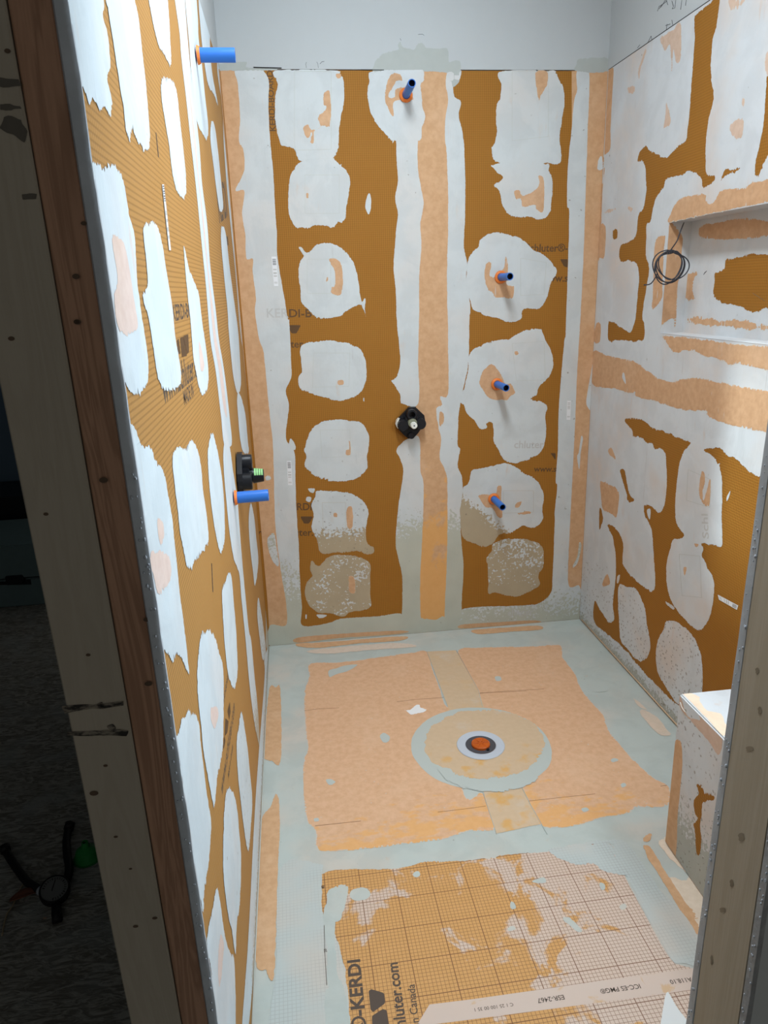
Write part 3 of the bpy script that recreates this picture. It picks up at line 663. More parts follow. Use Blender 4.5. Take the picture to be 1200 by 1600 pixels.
def sticker(pl, q, par, bars, lab, text_=None):
    h = .0013; o = flat('sticker', pl, P('X', q), PAPER, par, h); o['label'] = lab
    pts = P('X', q); a, b, c, d = [Vector(p) for p in pts]; rnd = random.Random(7)
    for (t0, t1, n) in bars:                                 # rows of fine print: thin bars across the sticker
        bmm = bmesh.new()
        for k in range(n):
            t = t0+(t1-t0)*k/n; w = (t1-t0)/n*rnd.uniform(.35, .75)
            qq = [a.lerp(d, t).lerp(b.lerp(c, t), .15), a.lerp(d, t).lerp(b.lerp(c, t), .85), a.lerp(d, t+w).lerp(b.lerp(c, t+w), .85), a.lerp(d, t+w).lerp(b.lerp(c, t+w), .15)]
            f = bmm.faces.new([bmm.verts.new(pl.to3(*pl.px(x), h+.0003)) for x in qq])
        link('barcode', bm_mesh(bmm, 'barcode'), INKF if n < 5 else PENCIL, o)
sticker(PBb, '424,401 432,401 435,447 428,447', BK, [(.08, .30, 6), (.42, .75, 3), (.86, .94, 2)], 'faint white barcode sticker')
sticker(PBb, '448,720 455,720 457,758 450,758', BK, [(.06, .32, 6), (.45, .75, 3), (.86, .94, 2)], 'faint white barcode sticker')
sticker(PBb, '886,626 892,626 891,656 885,656', BK, [(.1, .5, 4), (.8, .9, 2)], 'small white sticker')

# ------------------------------------------------------------------ left wall surface
LW = wall_left
TL = lambda fr, s, **k: RP(PL, LW, COMPL, fr, s, jag=k.pop('jag', .0035), grid=.03, **k)
TL('A', '300,-30 470,-30 480,80 500,150 510,250 515,330 500,370 515,440 525,500 515,540 490,510 460,490 420,470 400,440 375,400 340,270 320,150')
TL('A', '500,-30 605,-30 640,50 655,150 665,250 680,380 690,500 700,640 690,700 665,690 640,660 615,600 605,660 590,620 575,500 560,400 535,250 515,120 505,50')
TL('A', '700,-30 775,-30 790,80 795,180 800,300 775,270 745,220 725,150 710,80')
TL('A', '755,370 790,365 815,390 830,450 840,550 855,680 870,830 870,900 850,930 825,890 805,800 790,680 770,560 755,450')
o = TL('A', '815,-60 840,150 850,280 870,450 895,680 920,900 945,1150 965,1350 985,1590 1010,1740 1035,1950 1050,2080 1085,2080 1075,1950 1050,1740 1025,1590 1010,1450 985,1250 970,1050 945,850 935,700 920,560 900,400 880,200 865,0 860,-60', jag=.0015, layer=1.4)
PINKM = membrane('coated_fleece', (.72, .56, .50), (.78, .63, .57))
patch('thin_seam', PL, [P('A', '832,-60 850,150 862,280 885,450 908,680 933,900 958,1150 978,1350 1000,1590 1025,1740 1045,1900 1062,1950 1040,1740 1013,1590 998,1450 973,1250 955,1050 932,850 920,700 905,560 885,400 868,200 855,0 850,-60')], PINKM, o, 2.6, jag=.001, grid=.05)
TL('A', '866,-60 910,-60 925,60 930,180 945,300 960,450 975,590 968,655 945,620 920,560 900,400 885,200', layer=1.6, jag=.002)
TL('A', '930,-10 955,60 980,150 985,250 995,350 1020,490 1000,440 975,400 955,280 940,150', jag=.002)
TL('A', '990,570 1005,590 1020,700 1035,850 1045,970 1030,990 1015,900 1000,780 985,650', jag=.002)
TL('A', '1040,1060 1035,1120 1045,1250 1065,1450 1070,1540 1080,1650 1095,1780 1115,1845 1128,1800 1125,1700 1115,1550 1095,1400 1075,1250 1058,1100', jag=.002)
TL('H', '1118,340 1135,380 1150,450 1160,560 1165,620 1140,620 1125,560 1115,450 1110,370', jag=.002)
BARE2 = [P('A', '520,1120 550,1110 580,1160 600,1250 620,1380 640,1540 560,1560 530,1400 545,1300')]
o = TL('A', '415,770 450,760 485,790 510,765 540,790 575,850 590,930 610,1030 630,1130 640,1300 660,1480 680,1600 692,1700 688,1790 660,1840 635,1850 600,1830 560,1750 500,1500 460,1150 430,900')
patch('thin_spot', PL, BARE2, PINKM, o, 3.2, jag=.002, grid=.05)
TL('A', '670,1060 700,1045 735,1060 760,1150 775,1260 800,1400 820,1580 840,1700 847,1760 840,1810 790,1830 750,1800 735,1760 720,1650 690,1480 665,1380 688,1340 680,1200')
o = TL('A', '860,1150 885,1260 910,1320 930,1380 945,1500 970,1680 975,1780 960,1850 940,1840 920,1760 905,1680 895,1550 880,1400 870,1300 862,1200')
patch('thin_spot', PL, [P('H', '930,100 945,150 955,220 940,240 932,170')], PINKM, o, 3.2, jag=.001, grid=.05)
TL('H', '815,605 870,600 895,565 920,600 940,680 950,800 965,900 975,1030 950,1080 915,1130 880,1170 865,1110 845,1020 830,880 815,760 808,670', pit=.1)
TL('H', '990,530 1010,580 1030,680 1045,800 1052,950 1050,1040 1035,1092 1020,1050 1000,950 980,780 973,620')
TL('H', '1058,540 1075,590 1090,700 1110,830 1120,950 1130,1080 1145,1250 1165,1450 1176,1500 1192,1670 1209,1838 1215,1995 1209,1972 1192,1894 1170,1725 1150,1500 1145,1450 1130,1300 1120,1190 1095,1120 1075,1000 1060,850 1050,740 1045,620', jag=.0025, dry=lin(.12, .45), pit=.1)
o = TL('H', '605,480 650,560 680,595 710,605 735,660 755,700 775,760 800,900 820,1080 840,1280 860,1430 878,1600 880,1650 835,1570 810,1600 780,1570 740,1500 720,1400 690,1150 650,850 620,650')
patch('thin_spot', PL, [P('H', '735,930 760,950 765,1010 750,1050 735,990')], PINKM, o, 3.2, jag=.002, grid=.05)
patch('thin_spot', PL, [P('H', '700,1100 780,1100 800,1180 780,1240 745,1300 720,1220')], PINKM, o, 3.2, jag=.003, grid=.05)
TL('H', '1075,1185 1085,1220 1095,1330 1105,1450 1112,1590 1112,1650 1105,1710 1090,1725 1070,1670 1055,1560 1045,1420 1040,1270 1060,1210', pit=.1)
o = TL('I', '840,-25 870,-35 895,-10 910,50 928,120 930,280 926,450 905,570 890,690 870,600 848,480 835,350 820,200 822,80', pit=.05)
patch('thin_spot', PL, [P('I', '878,280 905,290 905,330 890,370 876,330')], PINKM, o, 3.2, jag=.002, grid=.05)
TL('I', '755,340 775,315 800,300 825,340 835,430 845,520 860,640 878,760 870,900 850,1050 845,1140 830,1060 800,900 775,750 745,560 732,430')
TL('I', '1005,300 1015,350 1030,450 1040,550 1050,660 1045,760 1035,880 1020,820 1005,700 990,560 985,430 995,350', dry=.75, pit=.3)
TL('I', '945,620 965,625 985,690 995,800 1003,900 1000,1060 985,1200 980,1310 965,1220 945,1120 930,980 928,840 935,700', dry=.85, pit=.2)
o = TL('I', '900,1035 915,1090 930,1200 950,1290 975,1350 975,1650 900,1650 880,1400 860,1250 880,1130')
patch('thin_spot', PL, [P('I', '915,1230 930,1270 925,1350 912,1450 905,1350')], PINKM, o, 3.2, jag=.002, grid=.05)
TL('F', '275,860 290,920 300,1020 310,1130 295,1245 285,1180 270,1050 265,930', jag=.002)
TL('F', '310,1300 325,1380 335,1450 345,1560 330,1590 315,1480 305,1380', dry=.6, jag=.002)
# seam coat along the back corner and the skirt at the floor
T(PL, [P('A', '1018,330 1040,500 1050,700 1065,900 1085,1100 1105,1300 1130,1590')+P('F', '255,200 272,450 292,650 302,760 312,900 327,1100 342,1300 346,1450 346,1527')+P('X', '422,1011 421,940 383,560 344,100')], COMPL, LW, 1, jag=.0015, dry=lin(0, .35))
patch('membrane_band', PL, [P('X', '341,108 345,108 384,560 421,940 420,945 380,560')], MEM, LW, 2.1, jag=0, smooth=False)
T(PL, [P('X', '413,1030 413,1062 400,1234 388,1459 380,1571 376,1640 384,1640 400,1459 409,1234 422,1012 420,1009')], COMPL, LW, 1.2, jag=.001, dry=lin(-.03, .09))
text(PL, 'KERDI-B', (271, 502), (295, 495.5), LW, INKD, '', 'OARD', (268.5, 476))
for q in ('281,528 286,526 292,556 284,558', '286,525 294,522 295,550 292,553', '276,532 279,529 282,553 278,552'): flat('printed_emblem', PL, P('X', q), INK, LW, .0004, .1)
text(PL, 'schluter', (280, 611), (304, 591), LW, INKD, 'www.', '.com'); text(PL, 'MADE IN', (288, 633), (303, 618), LW, INKD)
text(PL, 'www.schluter.com', (347, 1246), (367, 1109), LW, INKD)
text(PL, 'Made in Canada', (357, 1218), (364, 1168), LW, INKD); text(PL, 'KERDI-BOARD', (349, 1104), (357, 1058), LW, INKD)
for q in ('355,1111 359,1096 360,1112 358,1125', '351,1150 352,1122 357,1127 355,1145', '348,1171 350,1150 352,1157 350,1168'): flat('printed_emblem', PL, P('X', q), INK, LW, .0004, .1)
text(PL, 'KERDI', (343, 348), (356, 337), LW, INKD); flat('printed_emblem', PL, P('X', '352,368 356,370 357,384 354,382'), INK, LW, .0004)
sticker(PL, '252,288 255,288 266,391 263,391', LW, [(.02, .28, 7), (.4, .9, 4)], 'long thin white sticker strip')
flat('scratch', PL, P('X', '243,207 244,207 248,245 247,246'), INKD, LW); flat('scratch', PL, P('X', '330,880 331,880 333,925 332,925'), INKD, LW)

# ------------------------------------------------------------------ right wall surface
RW = wall_right
nich = [(None)]
def uvloop(pl, pts):
    class Q(tuple): uv = True
    return [Q(p) for p in pts]
outer = P('D', '238,430 838,12 900,-30 1260,-290')+P('X', '1300,-150 1300,400 1300,760')
top_h = P('D', '750,95 838,22 900,-45 880,150 855,250 845,450 862,610 835,720 820,800 812,900 812,1000 815,1080 850,1095 868,1100 860,1130 795,1175 785,1120 745,1080 700,1072 640,1100 570,1120 545,1180 500,1240 480,1310 465,1380 442,1400 440,1500 437,1600 455,1650 455,1720 430,1860 415,1980 427,2030 420,2120 340,2132 270,2125 205,2130 205,2020 222,2012 240,2010 300,2060 340,2072 370,2000 385,1850 395,1750 385,1660 340,1630 285,1640 270,1600 285,1530 330,1510 375,1470 390,1350 420,1300 440,1200 435,1060 420,1010 385,1012 400,950 440,910 460,940 500,960 560,985 610,945 640,905 685,880 700,800 715,650 728,450 742,250 740,150')
h2 = P('D', '233,1438 260,1438 256,1490 234,1490'); h3 = P('D', '1260,400 1195,480 1190,560 1175,750 1150,900 1125,1010 1120,1085 1145,1090 1160,1050 1200,975 1260,900')
h4 = P('D', '905,1130 935,1062 970,1060 1025,1048 1000,1078 940,1100')
low = P('N', '271,-151 311,-169 382,-147 427,-115 498,-88 613,-40 636,-26 642,18 680,30 707,10 738,-3 800,5 844,40 889,58 933,103 1010,160 1120,240 1120,1500 700,1500 560,1420 500,1370 450,1320 400,1270 340,1200 290,1140 230,1080 170,1030 100,960 105,850 130,890 170,950 190,968 212,950 205,870 212,800 222,700 220,600 205,500 172,430 200,430 240,470 262,540 260,640 290,690 340,740 400,785 430,790 440,740 430,560 420,450 385,380 380,315 430,330 465,360 490,320 505,200 500,60 490,20 470,0 440,5 420,-20 380,-40 345,-65 320,-60 310,-100')
s1_ = P('N', '245,130 270,125 285,200 300,260 322,290 290,297 275,230'); s2_ = P('N', '132,335 150,380 142,430 130,450')
nl = uvloop(PR, [(-NY1, NZ0), (-NY1, NZ1), (-NY0, NZ1), (-NY0, NZ0)])
big = outer+P('N', '1120,1500')+P('X', '1056,1134 906,969')+P('X', '930,560 951,108')
def corner_loop():
    return uvloop(PR, [(-(D-.001), 0.002), (-(D-.001), BH), (-1.05, BH), (-1.05, 0.002)])
class _: pass
def patch_mixed(name, pl, loops, mat, par, layer, **k):      # straight loops stay straight, traced ones get ragged edges
    return patch(name, pl, loops, mat, par, layer, **k)
_orig = rough_loop
def rough_loop(pl, pts, jag, smooth, step=.0032, seed=0, clampit=True):
    if hasattr(pts[0], 'uv'): return _orig(pl, pts, 0, False, .02, seed, clampit)
    return _orig(pl, pts, jag, smooth, step, seed, clampit)
patch('sealant_coat', PR, [corner_loop(), top_h, h2, h3, h4, low, s1_, s2_, nl], COMPR, RW, 1, jag=.003, grid=.03, dry=lin(-.02, .10), pit=lambda u, v: max(0, min(.8, (.45-v)/.3)))
TR = lambda s, **k: RP(PR, RW, COMPR, 'N', s, grid=.02, **k)
o = TR('642,-30 600,25 575,90 560,200 552,330 560,420 600,475 590,500 540,510 525,560 508,620 502,700 510,780 530,850 570,910 620,970 680,1005 720,980 750,920 768,800 760,720 730,660 700,600 710,560 700,530 760,535 812,540 810,420 812,300 812,170 795,100 760,50 720,20 680,-30', layer=1.5,
   spots=('700,130 715,140 718,200 705,240 712,290 742,180 750,200 742,320 700,300 685,250 690,180', '598,660 615,665 610,700 602,710', '660,530 682,535 678,550 664,548'), sq='625,120 750,175 745,330 615,290', jag=.003)
text(PR, 'Schl', (738, 503) and (1108, 842), (1106, 803), o, INKF, '', '', layer=3)
ridge(PR, P('N', '575,590 690,600 700,830 590,820'), o, COMPR)
TR('240,762 290,775 330,775 360,830 385,890 395,980 412,1070 408,1140 375,1182 330,1170 290,1120 250,1070 240,980 235,880', layer=1.6, pit=lambda u, v: max(0, min(.9, (.52-v)/.3)))
TR('500,965 540,958 590,985 640,1030 680,1100 700,1180 703,1330 680,1420 600,1440 545,1400 500,1330 470,1280 450,1220 445,1130 460,1060 490,1000', layer=1.7, pit=lambda u, v: max(.1, min(1, (.62-v)/.25)))
for s in ('858,240 840,270 838,295 850,275', '500,850 545,885 540,895 505,870', '395,345 415,340 412,395 402,385', '230,715 245,705 238,745 228,750'): TR(s, jag=.001, layer=1.8)
MS = lambda pl, fr, s, par=None, **k: patch('membrane_band', pl, [P(fr, s)], k.pop('mat', MEMS), par or RW, k.pop('layer', 2.2), jag=k.pop('jag', .002), grid=k.pop('grid', .010), **k)
MS(PR, 'D', '204,440 236,432 228,600 218,800 215,930 175,980 170,1040 182,1060 158,1200 150,1400 150,1600', jag=.0008)
MS(PR, 'E', '148,20 186,20 180,200 150,215 140,230', jag=.001); MS(PR, 'E', '125,630 155,625 150,735 112,735', jag=.001)
MS(PR, 'N', '135,195 150,185 235,235 235,330 225,385 200,370 150,340 140,270'); MS(PR, 'N', '180,10 200,0 222,60 200,50 185,35')
MS(PR, 'N', '150,740 175,700 190,740 185,760 150,770', layer=2.3)
MS(PR, 'O', '262,345 290,250 330,160 400,110 600,75 615,130 650,170 700,130 760,40 960,20 1040,-30 1185,-60 1300,-80 1300,135 1185,157 900,212 640,268 400,318')
MS(PR, 'O', '150,500 232,460 225,600 212,900 200,1050 115,1145 120,1000 130,700', jag=.0015)
MS(PR, 'E', '535,697 600,698 700,708 850,728 1000,748 1200,762 1300,768 1300,930 1200,920 1060,880 960,880 880,840 800,830 750,800 690,790 640,805 600,790 570,750')
MS(PR, 'E', '105,800 200,820 370,860 440,910 520,960 600,985 660,970 760,960 880,985 960,1000 1200,1040 1300,1050 1300,1350 1160,1300 940,1250 820,1200 810,1170 660,1160 500,1110 380,1080 370,1050 340,1060 240,1030 105,1000')
RP(PR, RW, COMPR, 'E', '290,960 298,925 310,960 312,1000', jag=.001, layer=3)
for s in ('530,235 600,190 655,150 655,370 625,380 610,310 600,440 590,280 560,320 540,290', '425,330 440,320 410,420 395,490 390,440', '960,-10 1060,-10 1020,50 970,70', '565,640 590,720 590,770 560,800 548,800 560,720', '980,760 1045,740 1040,850 1000,865 965,810', '1045,610 1060,640 1045,670 1038,650',
          '325,550 365,540 365,580 335,582', '180,1325 245,1300 240,1315 185,1335', '325,1290 355,1300 345,1320 330,1315', '1190,340 1260,300 1260,480 1192,470'):
    patch('thin_spot', PR, [P('D', s)], membrane('thin_fleece', (.58, .42, .32), (.64, .48, .38), 0, (.60, .60, .58)) if not FONT_.get('tf') else FONT_['tf'], RW, 2.2, jag=.003, grid=.008)
for s in ('1105,432 1180,480',): stroke(PR, [(x, y) for x, y in P('E', s)], RW, .0005)
# base: thin brighter crease and speckled skirt are part of the coat; joint under the drywall
PRd = Plane(0, W, (-1, 0, 0), (-(D-.001), -1.045, BH, CEIL))
tube('joint_line', [PR.to3(-D+.01, BH, .001), PR.to3(-1.9, BH, .001), PR.to3(-1.05, BH, .001)], .0012, GAP, RW, 5)
for s in ('510,70 520,40 545,25 530,45 560,0', '520,55 540,30 570,5', '575,30 565,0', '600,5 610,40 602,55 618,50 625,0', '655,60 662,0', '685,35 692,-10', '565,190 570,150', '605,155 600,125', '560,160 590,150', '450,265 470,225 475,250', '385,300 400,280'):
    stroke(PRd, P('D', s), RW, .0010)
sticker(PR, '1122,929 1124,937 1152,953 1154,946', RW, [(.05, .18, 3), (.3, .6, 3), (.74, .96, 6)], 'white barcode sticker')
# niche interior
PNB = Plane(0, ND, (-1, 0, 0), (-NY1+.002, -NY0-.002, NZ0+.002, NZ1-.002)); PNJ = Plane(1, NY1-.001, (0, -1, 0), (W, ND-.001, NZ0+.001, NZ1-.001))
MS(PNJ, 'O', '262,370 320,362 345,400 395,470 385,620 375,800 355,900 345,1050 330,1300 315,1310 310,1240 270,1240 200,1300 185,1320 188,1290 225,760', niche, jag=.001, layer=.6)
MS(PNB, 'O', '560,370 700,345 960,300 1185,330 1300,320 1300,460 1185,470 900,500 700,500 560,480', niche, layer=.6)
patch('bare_board', PNB, [P('O', '810,685 1000,640 1185,630 1320,625 1320,1170 1185,1145 1020,1165 940,1120 850,1100 780,1090 740,1065 680,1020 690,900 700,810 780,760 790,710')], BRD_R, niche, .6, jag=.003)
MS(PNB, 'O', '440,1225 560,1215 720,1240 900,1240 1060,1270 1185,1285 1300,1290 1300,1330 1185,1325 1000,1330 850,1310 700,1300 560,1295 440,1260', niche, layer=.6, jag=.004)
MS(PNB, 'O', '430,830 530,800 500,880 490,960 510,1050 430,1060 420,1000', niche, layer=.6, jag=.004)
stroke(PNB, P('O', '590,825 605,800 595,815 618,790'), niche, .001)

# ------------------------------------------------------------------ floor surface
FL = floor
FP = lambda name, fr, s, mat, layer=.5, jag=.0025, smooth=True, par=None, **k: patch(name, PF, [P(fr, s)], mat, par or FL, layer, jag=jag, smooth=smooth, grid=k.pop('grid', .014), h0=layer*.001, thick=.0002, **k)
gold = lambda u, v: min(1.2, max(0.42, (v-1.72)/.50+abs(u-.72)*.55))
pan = FP('pan_membrane', 'J', '360,205 480,200 600,185 780,160 845,155 870,230 900,310 925,380 1000,400 1000,740 1075,745 1100,800 1130,890 1000,910 900,940 700,965 600,975 405,985 380,900 345,850 330,700 335,600 350,560 340,480 335,330 355,260', MEMF, dry=gold)
FP('pan_membrane', 'K', '-86,145 0,130 200,125 310,120 325,170 370,230 395,290 440,350 480,390 500,450 540,500 600,570 680,640 738,675 730,745 620,755 570,780 480,795 350,830 235,822 190,740 155,665 100,600 0,400 -40,260', MEMF, dry=gold)
FP('membrane_seam', 'J', '845,155 965,150 1060,320 1100,430 950,430 900,300', SEAM, .7, jag=.0005, smooth=False, dry=.2)
FP('membrane_seam', 'K', '10,680 150,640 235,820 62,858', SEAM, .7, jag=.001, smooth=False, dry=1.0)
FGREY = plain('grey_film_line', (.47, .51, .48), .5)
def disc(name, c, r0, r1, mat, h, jag=0, n=160, dry=0.0):
    bm = bmesh.new(); vi = []; vo = []
    for k in range(n):
        a = 2*math.pi*k/n; d = Vector((math.cos(a), math.sin(a)))
        j = jag*(noise.noise(Vector((d.x*2.5, d.y*2.5, r1*30)))+.4*noise.noise(Vector((d.x*11, d.y*11, 2))))
        j2 = jag*(noise.noise(Vector((d.x*2.1, d.y*2.1, r0*30+9)))+.4*noise.noise(Vector((d.x*9, d.y*9, 5)))) if r0 > 0 else 0
        vo.append(bm.verts.new((c[0]+d.x*(r1+j), c[1]+d.y*(r1+j), h)))
        if r0 > 0: vi.append(bm.verts.new((c[0]+d.x*(r0+j2), c[1]+d.y*(r0+j2), h)))
    if r0 > 0:
        for k in range(n): bm.faces.new((vi[k], vo[k], vo[(k+1) % n], vi[(k+1) % n]))
    else: bm.faces.new(vo)
    me = bm_mesh(bm, name); a = me.attributes.new('dry', 'FLOAT', 'POINT')
    a.data.foreach_set('value', np.array([dry(v.co) if callable(dry) else dry for v in me.vertices], dtype=np.float32))
    return link(name, me, mat, FL)
DC = hit((751, 1165), 2, 0); DC = (DC.x, DC.y)
DR = .255
disc('collar_ring', DC, 0, DR, FGREY, .0011, .004)
mm = patch('collar_membrane', PF, [[(757+94*math.cos(a), 1163+54*math.sin(a)) for a in [2*math.pi*k/28 for k in range(28)]]], SEAM, FL, 1.6, jag=.006, grid=.02, h0=.0014, dry=lambda u, v: min(1, max(0, (DC[1]-v+.02)/.1)))
mm2 = FP('grey_smear', 'R', '210,710 320,715 370,780 480,800 560,790 690,820 830,790 860,760 960,760 1000,790 880,860 700,890 500,880 330,820', FGREY, 2.6, jag=.004)
# floor drain
drain = empty('floor_drain', (DC[0], DC[1], 0), 'round grey floor drain with an orange plug in the middle of the shower pan', 'drain')
def dl(name, prof, mat, seg=56):
    o = lathe(name, prof, (0, 0, 0), (0, 0, 1), mat, drain, seg); return o
dl('collar', [(.088, .0028), (.086, .0046), (.060, .0052), (.056, .0040), (.054, .0015)], DRAINC)
dl('well', [(.0555, .0042), (.052, .003), (.050, .0022), (.048, .0020), (.036, .0020), (1e-5, .0020)], DARKG)
dl('plug', [(.034, .0022), (.034, .010), (.031, .013), (.012, .0125), (.010, .011), (1e-5, .011)], TERRA)
bm = bmesh.new()
for k in range(6):
    a = k*math.pi/3; d = Vector((math.cos(a), math.sin(a), 0)); tube_bm(bm, [d*.008+Vector((0, 0, .0130)), d*.030+Vector((0, 0, .0130))], .0016, 6)
link('plug_ribs', bm_mesh(bm, 'plug_ribs'), TERRA, drain)
box('screw_tab', .013, .023, -.038, -.028, .002, .006, BLACK, drain)
# small things stuck to the pan coat
for fr, s in (('J', '437,235 470,225 500,215 555,210 520,235 470,250 440,262'), ('J', '650,510 665,495 690,510 685,530 665,535'), ('J', '425,692 445,688 465,700 440,712'), ('J', '375,852 392,850 395,862 378,864'), ('K', '415,275 450,275 490,290 500,300 460,305 430,295'), ('K', '510,570 525,563 540,570 520,580'), ('K', '395,760 415,755 425,765 405,772'), ('K', '550,665 565,660 570,670 555,678'), ('J', '1130,262 1150,260 1155,275 1135,278')):
    FP('coat_spot', fr, s, FGREY, 1.4, jag=.001)
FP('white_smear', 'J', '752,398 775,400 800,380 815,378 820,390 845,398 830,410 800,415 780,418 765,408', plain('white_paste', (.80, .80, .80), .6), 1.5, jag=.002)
CRK = plain('crease_brown', (.25, .12, .05), .8)
def fline(fr, s, r=.0008, mat=CRK, h=.0009): stroke(PF, P(fr, s), FL, r, mat, 'crease', h)
fline('J', '335,402 400,394 480,390', .0006); fline('J', '720,365 800,355 915,347', .0006); fline('J', '380,882 450,875 570,862', .0008); fline('J', '890,825 1000,812 1090,800', .0006)
fline('J', '1060,330 1150,325 1260,320', .0006); fline('K', '190,730 300,718 450,702', .0006); fline('K', '705,672 730,668', .0008); fline('K', '0,308 110,300 250,292', .0006)
fline('J', '968,150 1062,320 1076,384', .0010, FGREY, .0012); fline('J', '845,155 900,300 932,385', .0010, FGREY, .0012); fline('K', '158,668 195,740 262,860', .0012, FGREY, .0012); fline('K', '12,700 65,860', .0010, FGREY, .0012)
# membrane showing at the edges of the floor
FP('membrane_band', 'J', '168,560 170,500 190,310 215,305 235,312 237,600 200,612 168,600', MEM, 1.2)
FP('membrane_band', 'J', '215,750 230,780 232,900 220,1200 215,1400 205,1520 180,1500 175,1480 135,1470 130,1350 140,1150 150,1000 160,850 195,800', MEM, 1.2)
FP('membrane_band', 'J', '310,118 400,118 735,92 735,110 560,122 400,140 310,135', MEM, 1.2, jag=.0015)
FP('membrane_band', 'J', '360,150 700,120 800,135 600,150 420,165', membrane('washed_fleece', (.62, .50, .40), (.66, .55, .46)), 1.1, jag=.002)
patch('membrane_band', PBb, [P('F', '498,1488 700,1470 982,1455 982,1470 700,1490 498,1512')], MEM, BK, 2.4, jag=.0006)
patch('membrane_band', PBb, [P('G', '362,1428 500,1418 710,1408 712,1424 500,1436 362,1446')], MEM, BK, 2.4, jag=.0006)
FP('membrane_band', 'K', '-30,62 100,52 225,45 235,60 100,70 0,78', MEM, 1.2, jag=.0015)
for s in ('625,385 640,372 700,410 725,445 745,470 700,470 660,430', '600,330 630,350 650,372 620,360'): FP('membrane_spot', 'K', s, membrane('washed_fleece', (.60, .50, .40), (.66, .54, .44)), 1.2)
FP('membrane_band', 'K', '640,870 660,855 672,862 660,885 640,888', MEM, 1.2); 
FP('membrane_band', 'K', '640,905 670,915 720,1000 760,1060 800,1120 850,1180 850,1250 830,1220 800,1180 760,1120 700,1020 655,950', MEM, 1.2)
FP('membrane_band', 'K', '720,870 740,880 760,930 810,1000 860,1060 880,1120 860,1230 800,1130 740,1030 790,1040 815,1020 780,990 740,950 700,900', membrane('pale_fleece', (.66, .54, .42), (.72, .60, .48)), 1.15)
CREASE = plain('crease_peach', (.66, .44, .28), .7)
tube('crease', [(W-.002, D-.03, .012), (W-.002, 2.6, .011), (W-.002, 1.72, .010)], .0022, CREASE, FL, 6)
tube('crease', [(.003, D-.02, .010), (.003, 2.2, .010), (.003, 1.0, .011)], .0016, plain('crease_grey', (.52, .54, .50), .6), FL, 6)
# printed sheet in the foreground, with coat over its rim
sh_in = P('X', '503,1366 616,1357 672,1346 730,1345 797,1335 870,1330 950,1318 975,1367 1000,1415 1030,1470 1053,1504 1085,1520 1100,1600 1105,1700 560,1700 545,1600 535,1500 505,1430')
def fade(u, v): return 0.0
sheet_ = patch('printed_sheet', PF, [sh_in], SHEET, FL, .5, jag=.002, grid=.03, h0=.0006, thick=.0002, dry=lambda u, v: max(min(1.0, max(0, (u-.46)*1.5))*.8-.10, .22-abs(u-.29)*1.8-abs(v-1.62)*1.0), pit=0)
FP('thin_coat', 'X', '440,1355 500,1350 503,1366 505,1430 525,1465 535,1500 541,1530 548,1600 556,1700 425,1700 432,1500', FGRID, .9, jag=.003, dry=1.0)
FP('thin_coat', 'X', '870,1326 950,1317 962,1340 985,1380 1008,1425 1035,1475 1053,1504 1085,1512 1110,1560 1110,1440 1040,1400 990,1330 960,1312', FGRID, .9, jag=.003, dry=1.0)
FP('thin_coat', 'X', '862,1326 948,1317 965,1345 985,1368 962,1366 940,1360 930,1350 905,1352 880,1345', FGRID, 1.2, jag=.004, dry=1.6)
o = FP('coat_and_sun_patch', 'L', '330,470 345,420 380,400 425,400 432,430 415,500 400,560 372,580 372,680 380,800 410,880 430,960 440,1050 445,1150 340,1150 325,900 340,880 330,800 335,700 315,560', CFLOOR, 1.3, jag=.003)
FP('coat_and_sun_patch', 'X', '1041,1552 1047,1556 1058,1575 1076,1600 1090,1640 1030,1640 1034,1590', plain('painted_sun_patch', (.66, .67, .66), .5), 1.6, jag=.0005)  # pale triangle paints a patch of sunlight into the floor colour
for fr, s in (('L', '440,440 460,418 500,412 530,425 535,450 510,470 470,475 445,462'), ('L', '738,345 760,335 770,350 760,362 740,360'), ('M', '445,460 480,462 520,500 545,530 520,535 480,500 450,480'), ('M', '152,515 175,505 192,518 180,530 158,530'), ('M', '750,395 775,385 785,405 770,420 750,415'), ('M', '280,265 340,245 352,270 310,275'), ('M', '640,275 665,280 670,305 650,310'), ('M', '165,375 185,385 190,410 165,410'), ('L', '1180,600 1210,595 1215,610 1185,615')):
    FP('coat_spot', fr, s, CFLOOR, 1.4, jag=.001)
text(PF, 'KERDI', (569, 1576), (562, 1499), FL, INKD, 'Schluter®-', '', (548, 1575), layer=1.0, bold=.03)
text(PF, 'luter.com', (633, 1592), (621, 1504), FL, INKD, 'www.sch', '', layer=1.0, bold=.02)
text(PF, 'Canada', (653, 1585), (647.5, 1538), FL, INKD, 'Made in ', '', layer=1.0, bold=.01)
text(PF, '20', (511, 1488), (510, 1483), FL, INKD, layer=1.6); text(PF, '40', (507, 1389), (506.5, 1384), FL, INKD, layer=1.6)
flat('printed_emblem', PF, P('X', '576,1549 580,1546 600,1552 602,1568 583,1582 579,1578'), INKD, FL, .001, .15)
flat('printed_emblem', PF, P('X', '581,1588 598,1577 604,1579 608,1604 600,1625 582,1612'), INKD, FL, .001, .15)
flat('printed_emblem', PF, P('X', '588,1630 606,1622 612,1650 590,1640'), INKD, FL, .001, .15)
BAND = NT('plain_printed_band', .55); g_ = BAND.step(BAND.noise(8, 5, None, .6, .5), .56, .62)
BAND = BAND.col(BAND.mix(BAND.math('MULTIPLY', g_, .7), BAND.mix(BAND.noise(6), (.62, .47, .38), (.58, .48, .42)), (.58, .36, .17)))
flat('plain_strip', PF, P('X', '671,1570 740,1561.5 1000,1524.5 1100,1511 1115,1542 1000,1558.5 740,1593 650,1604.5'), BAND, FL, .0010)
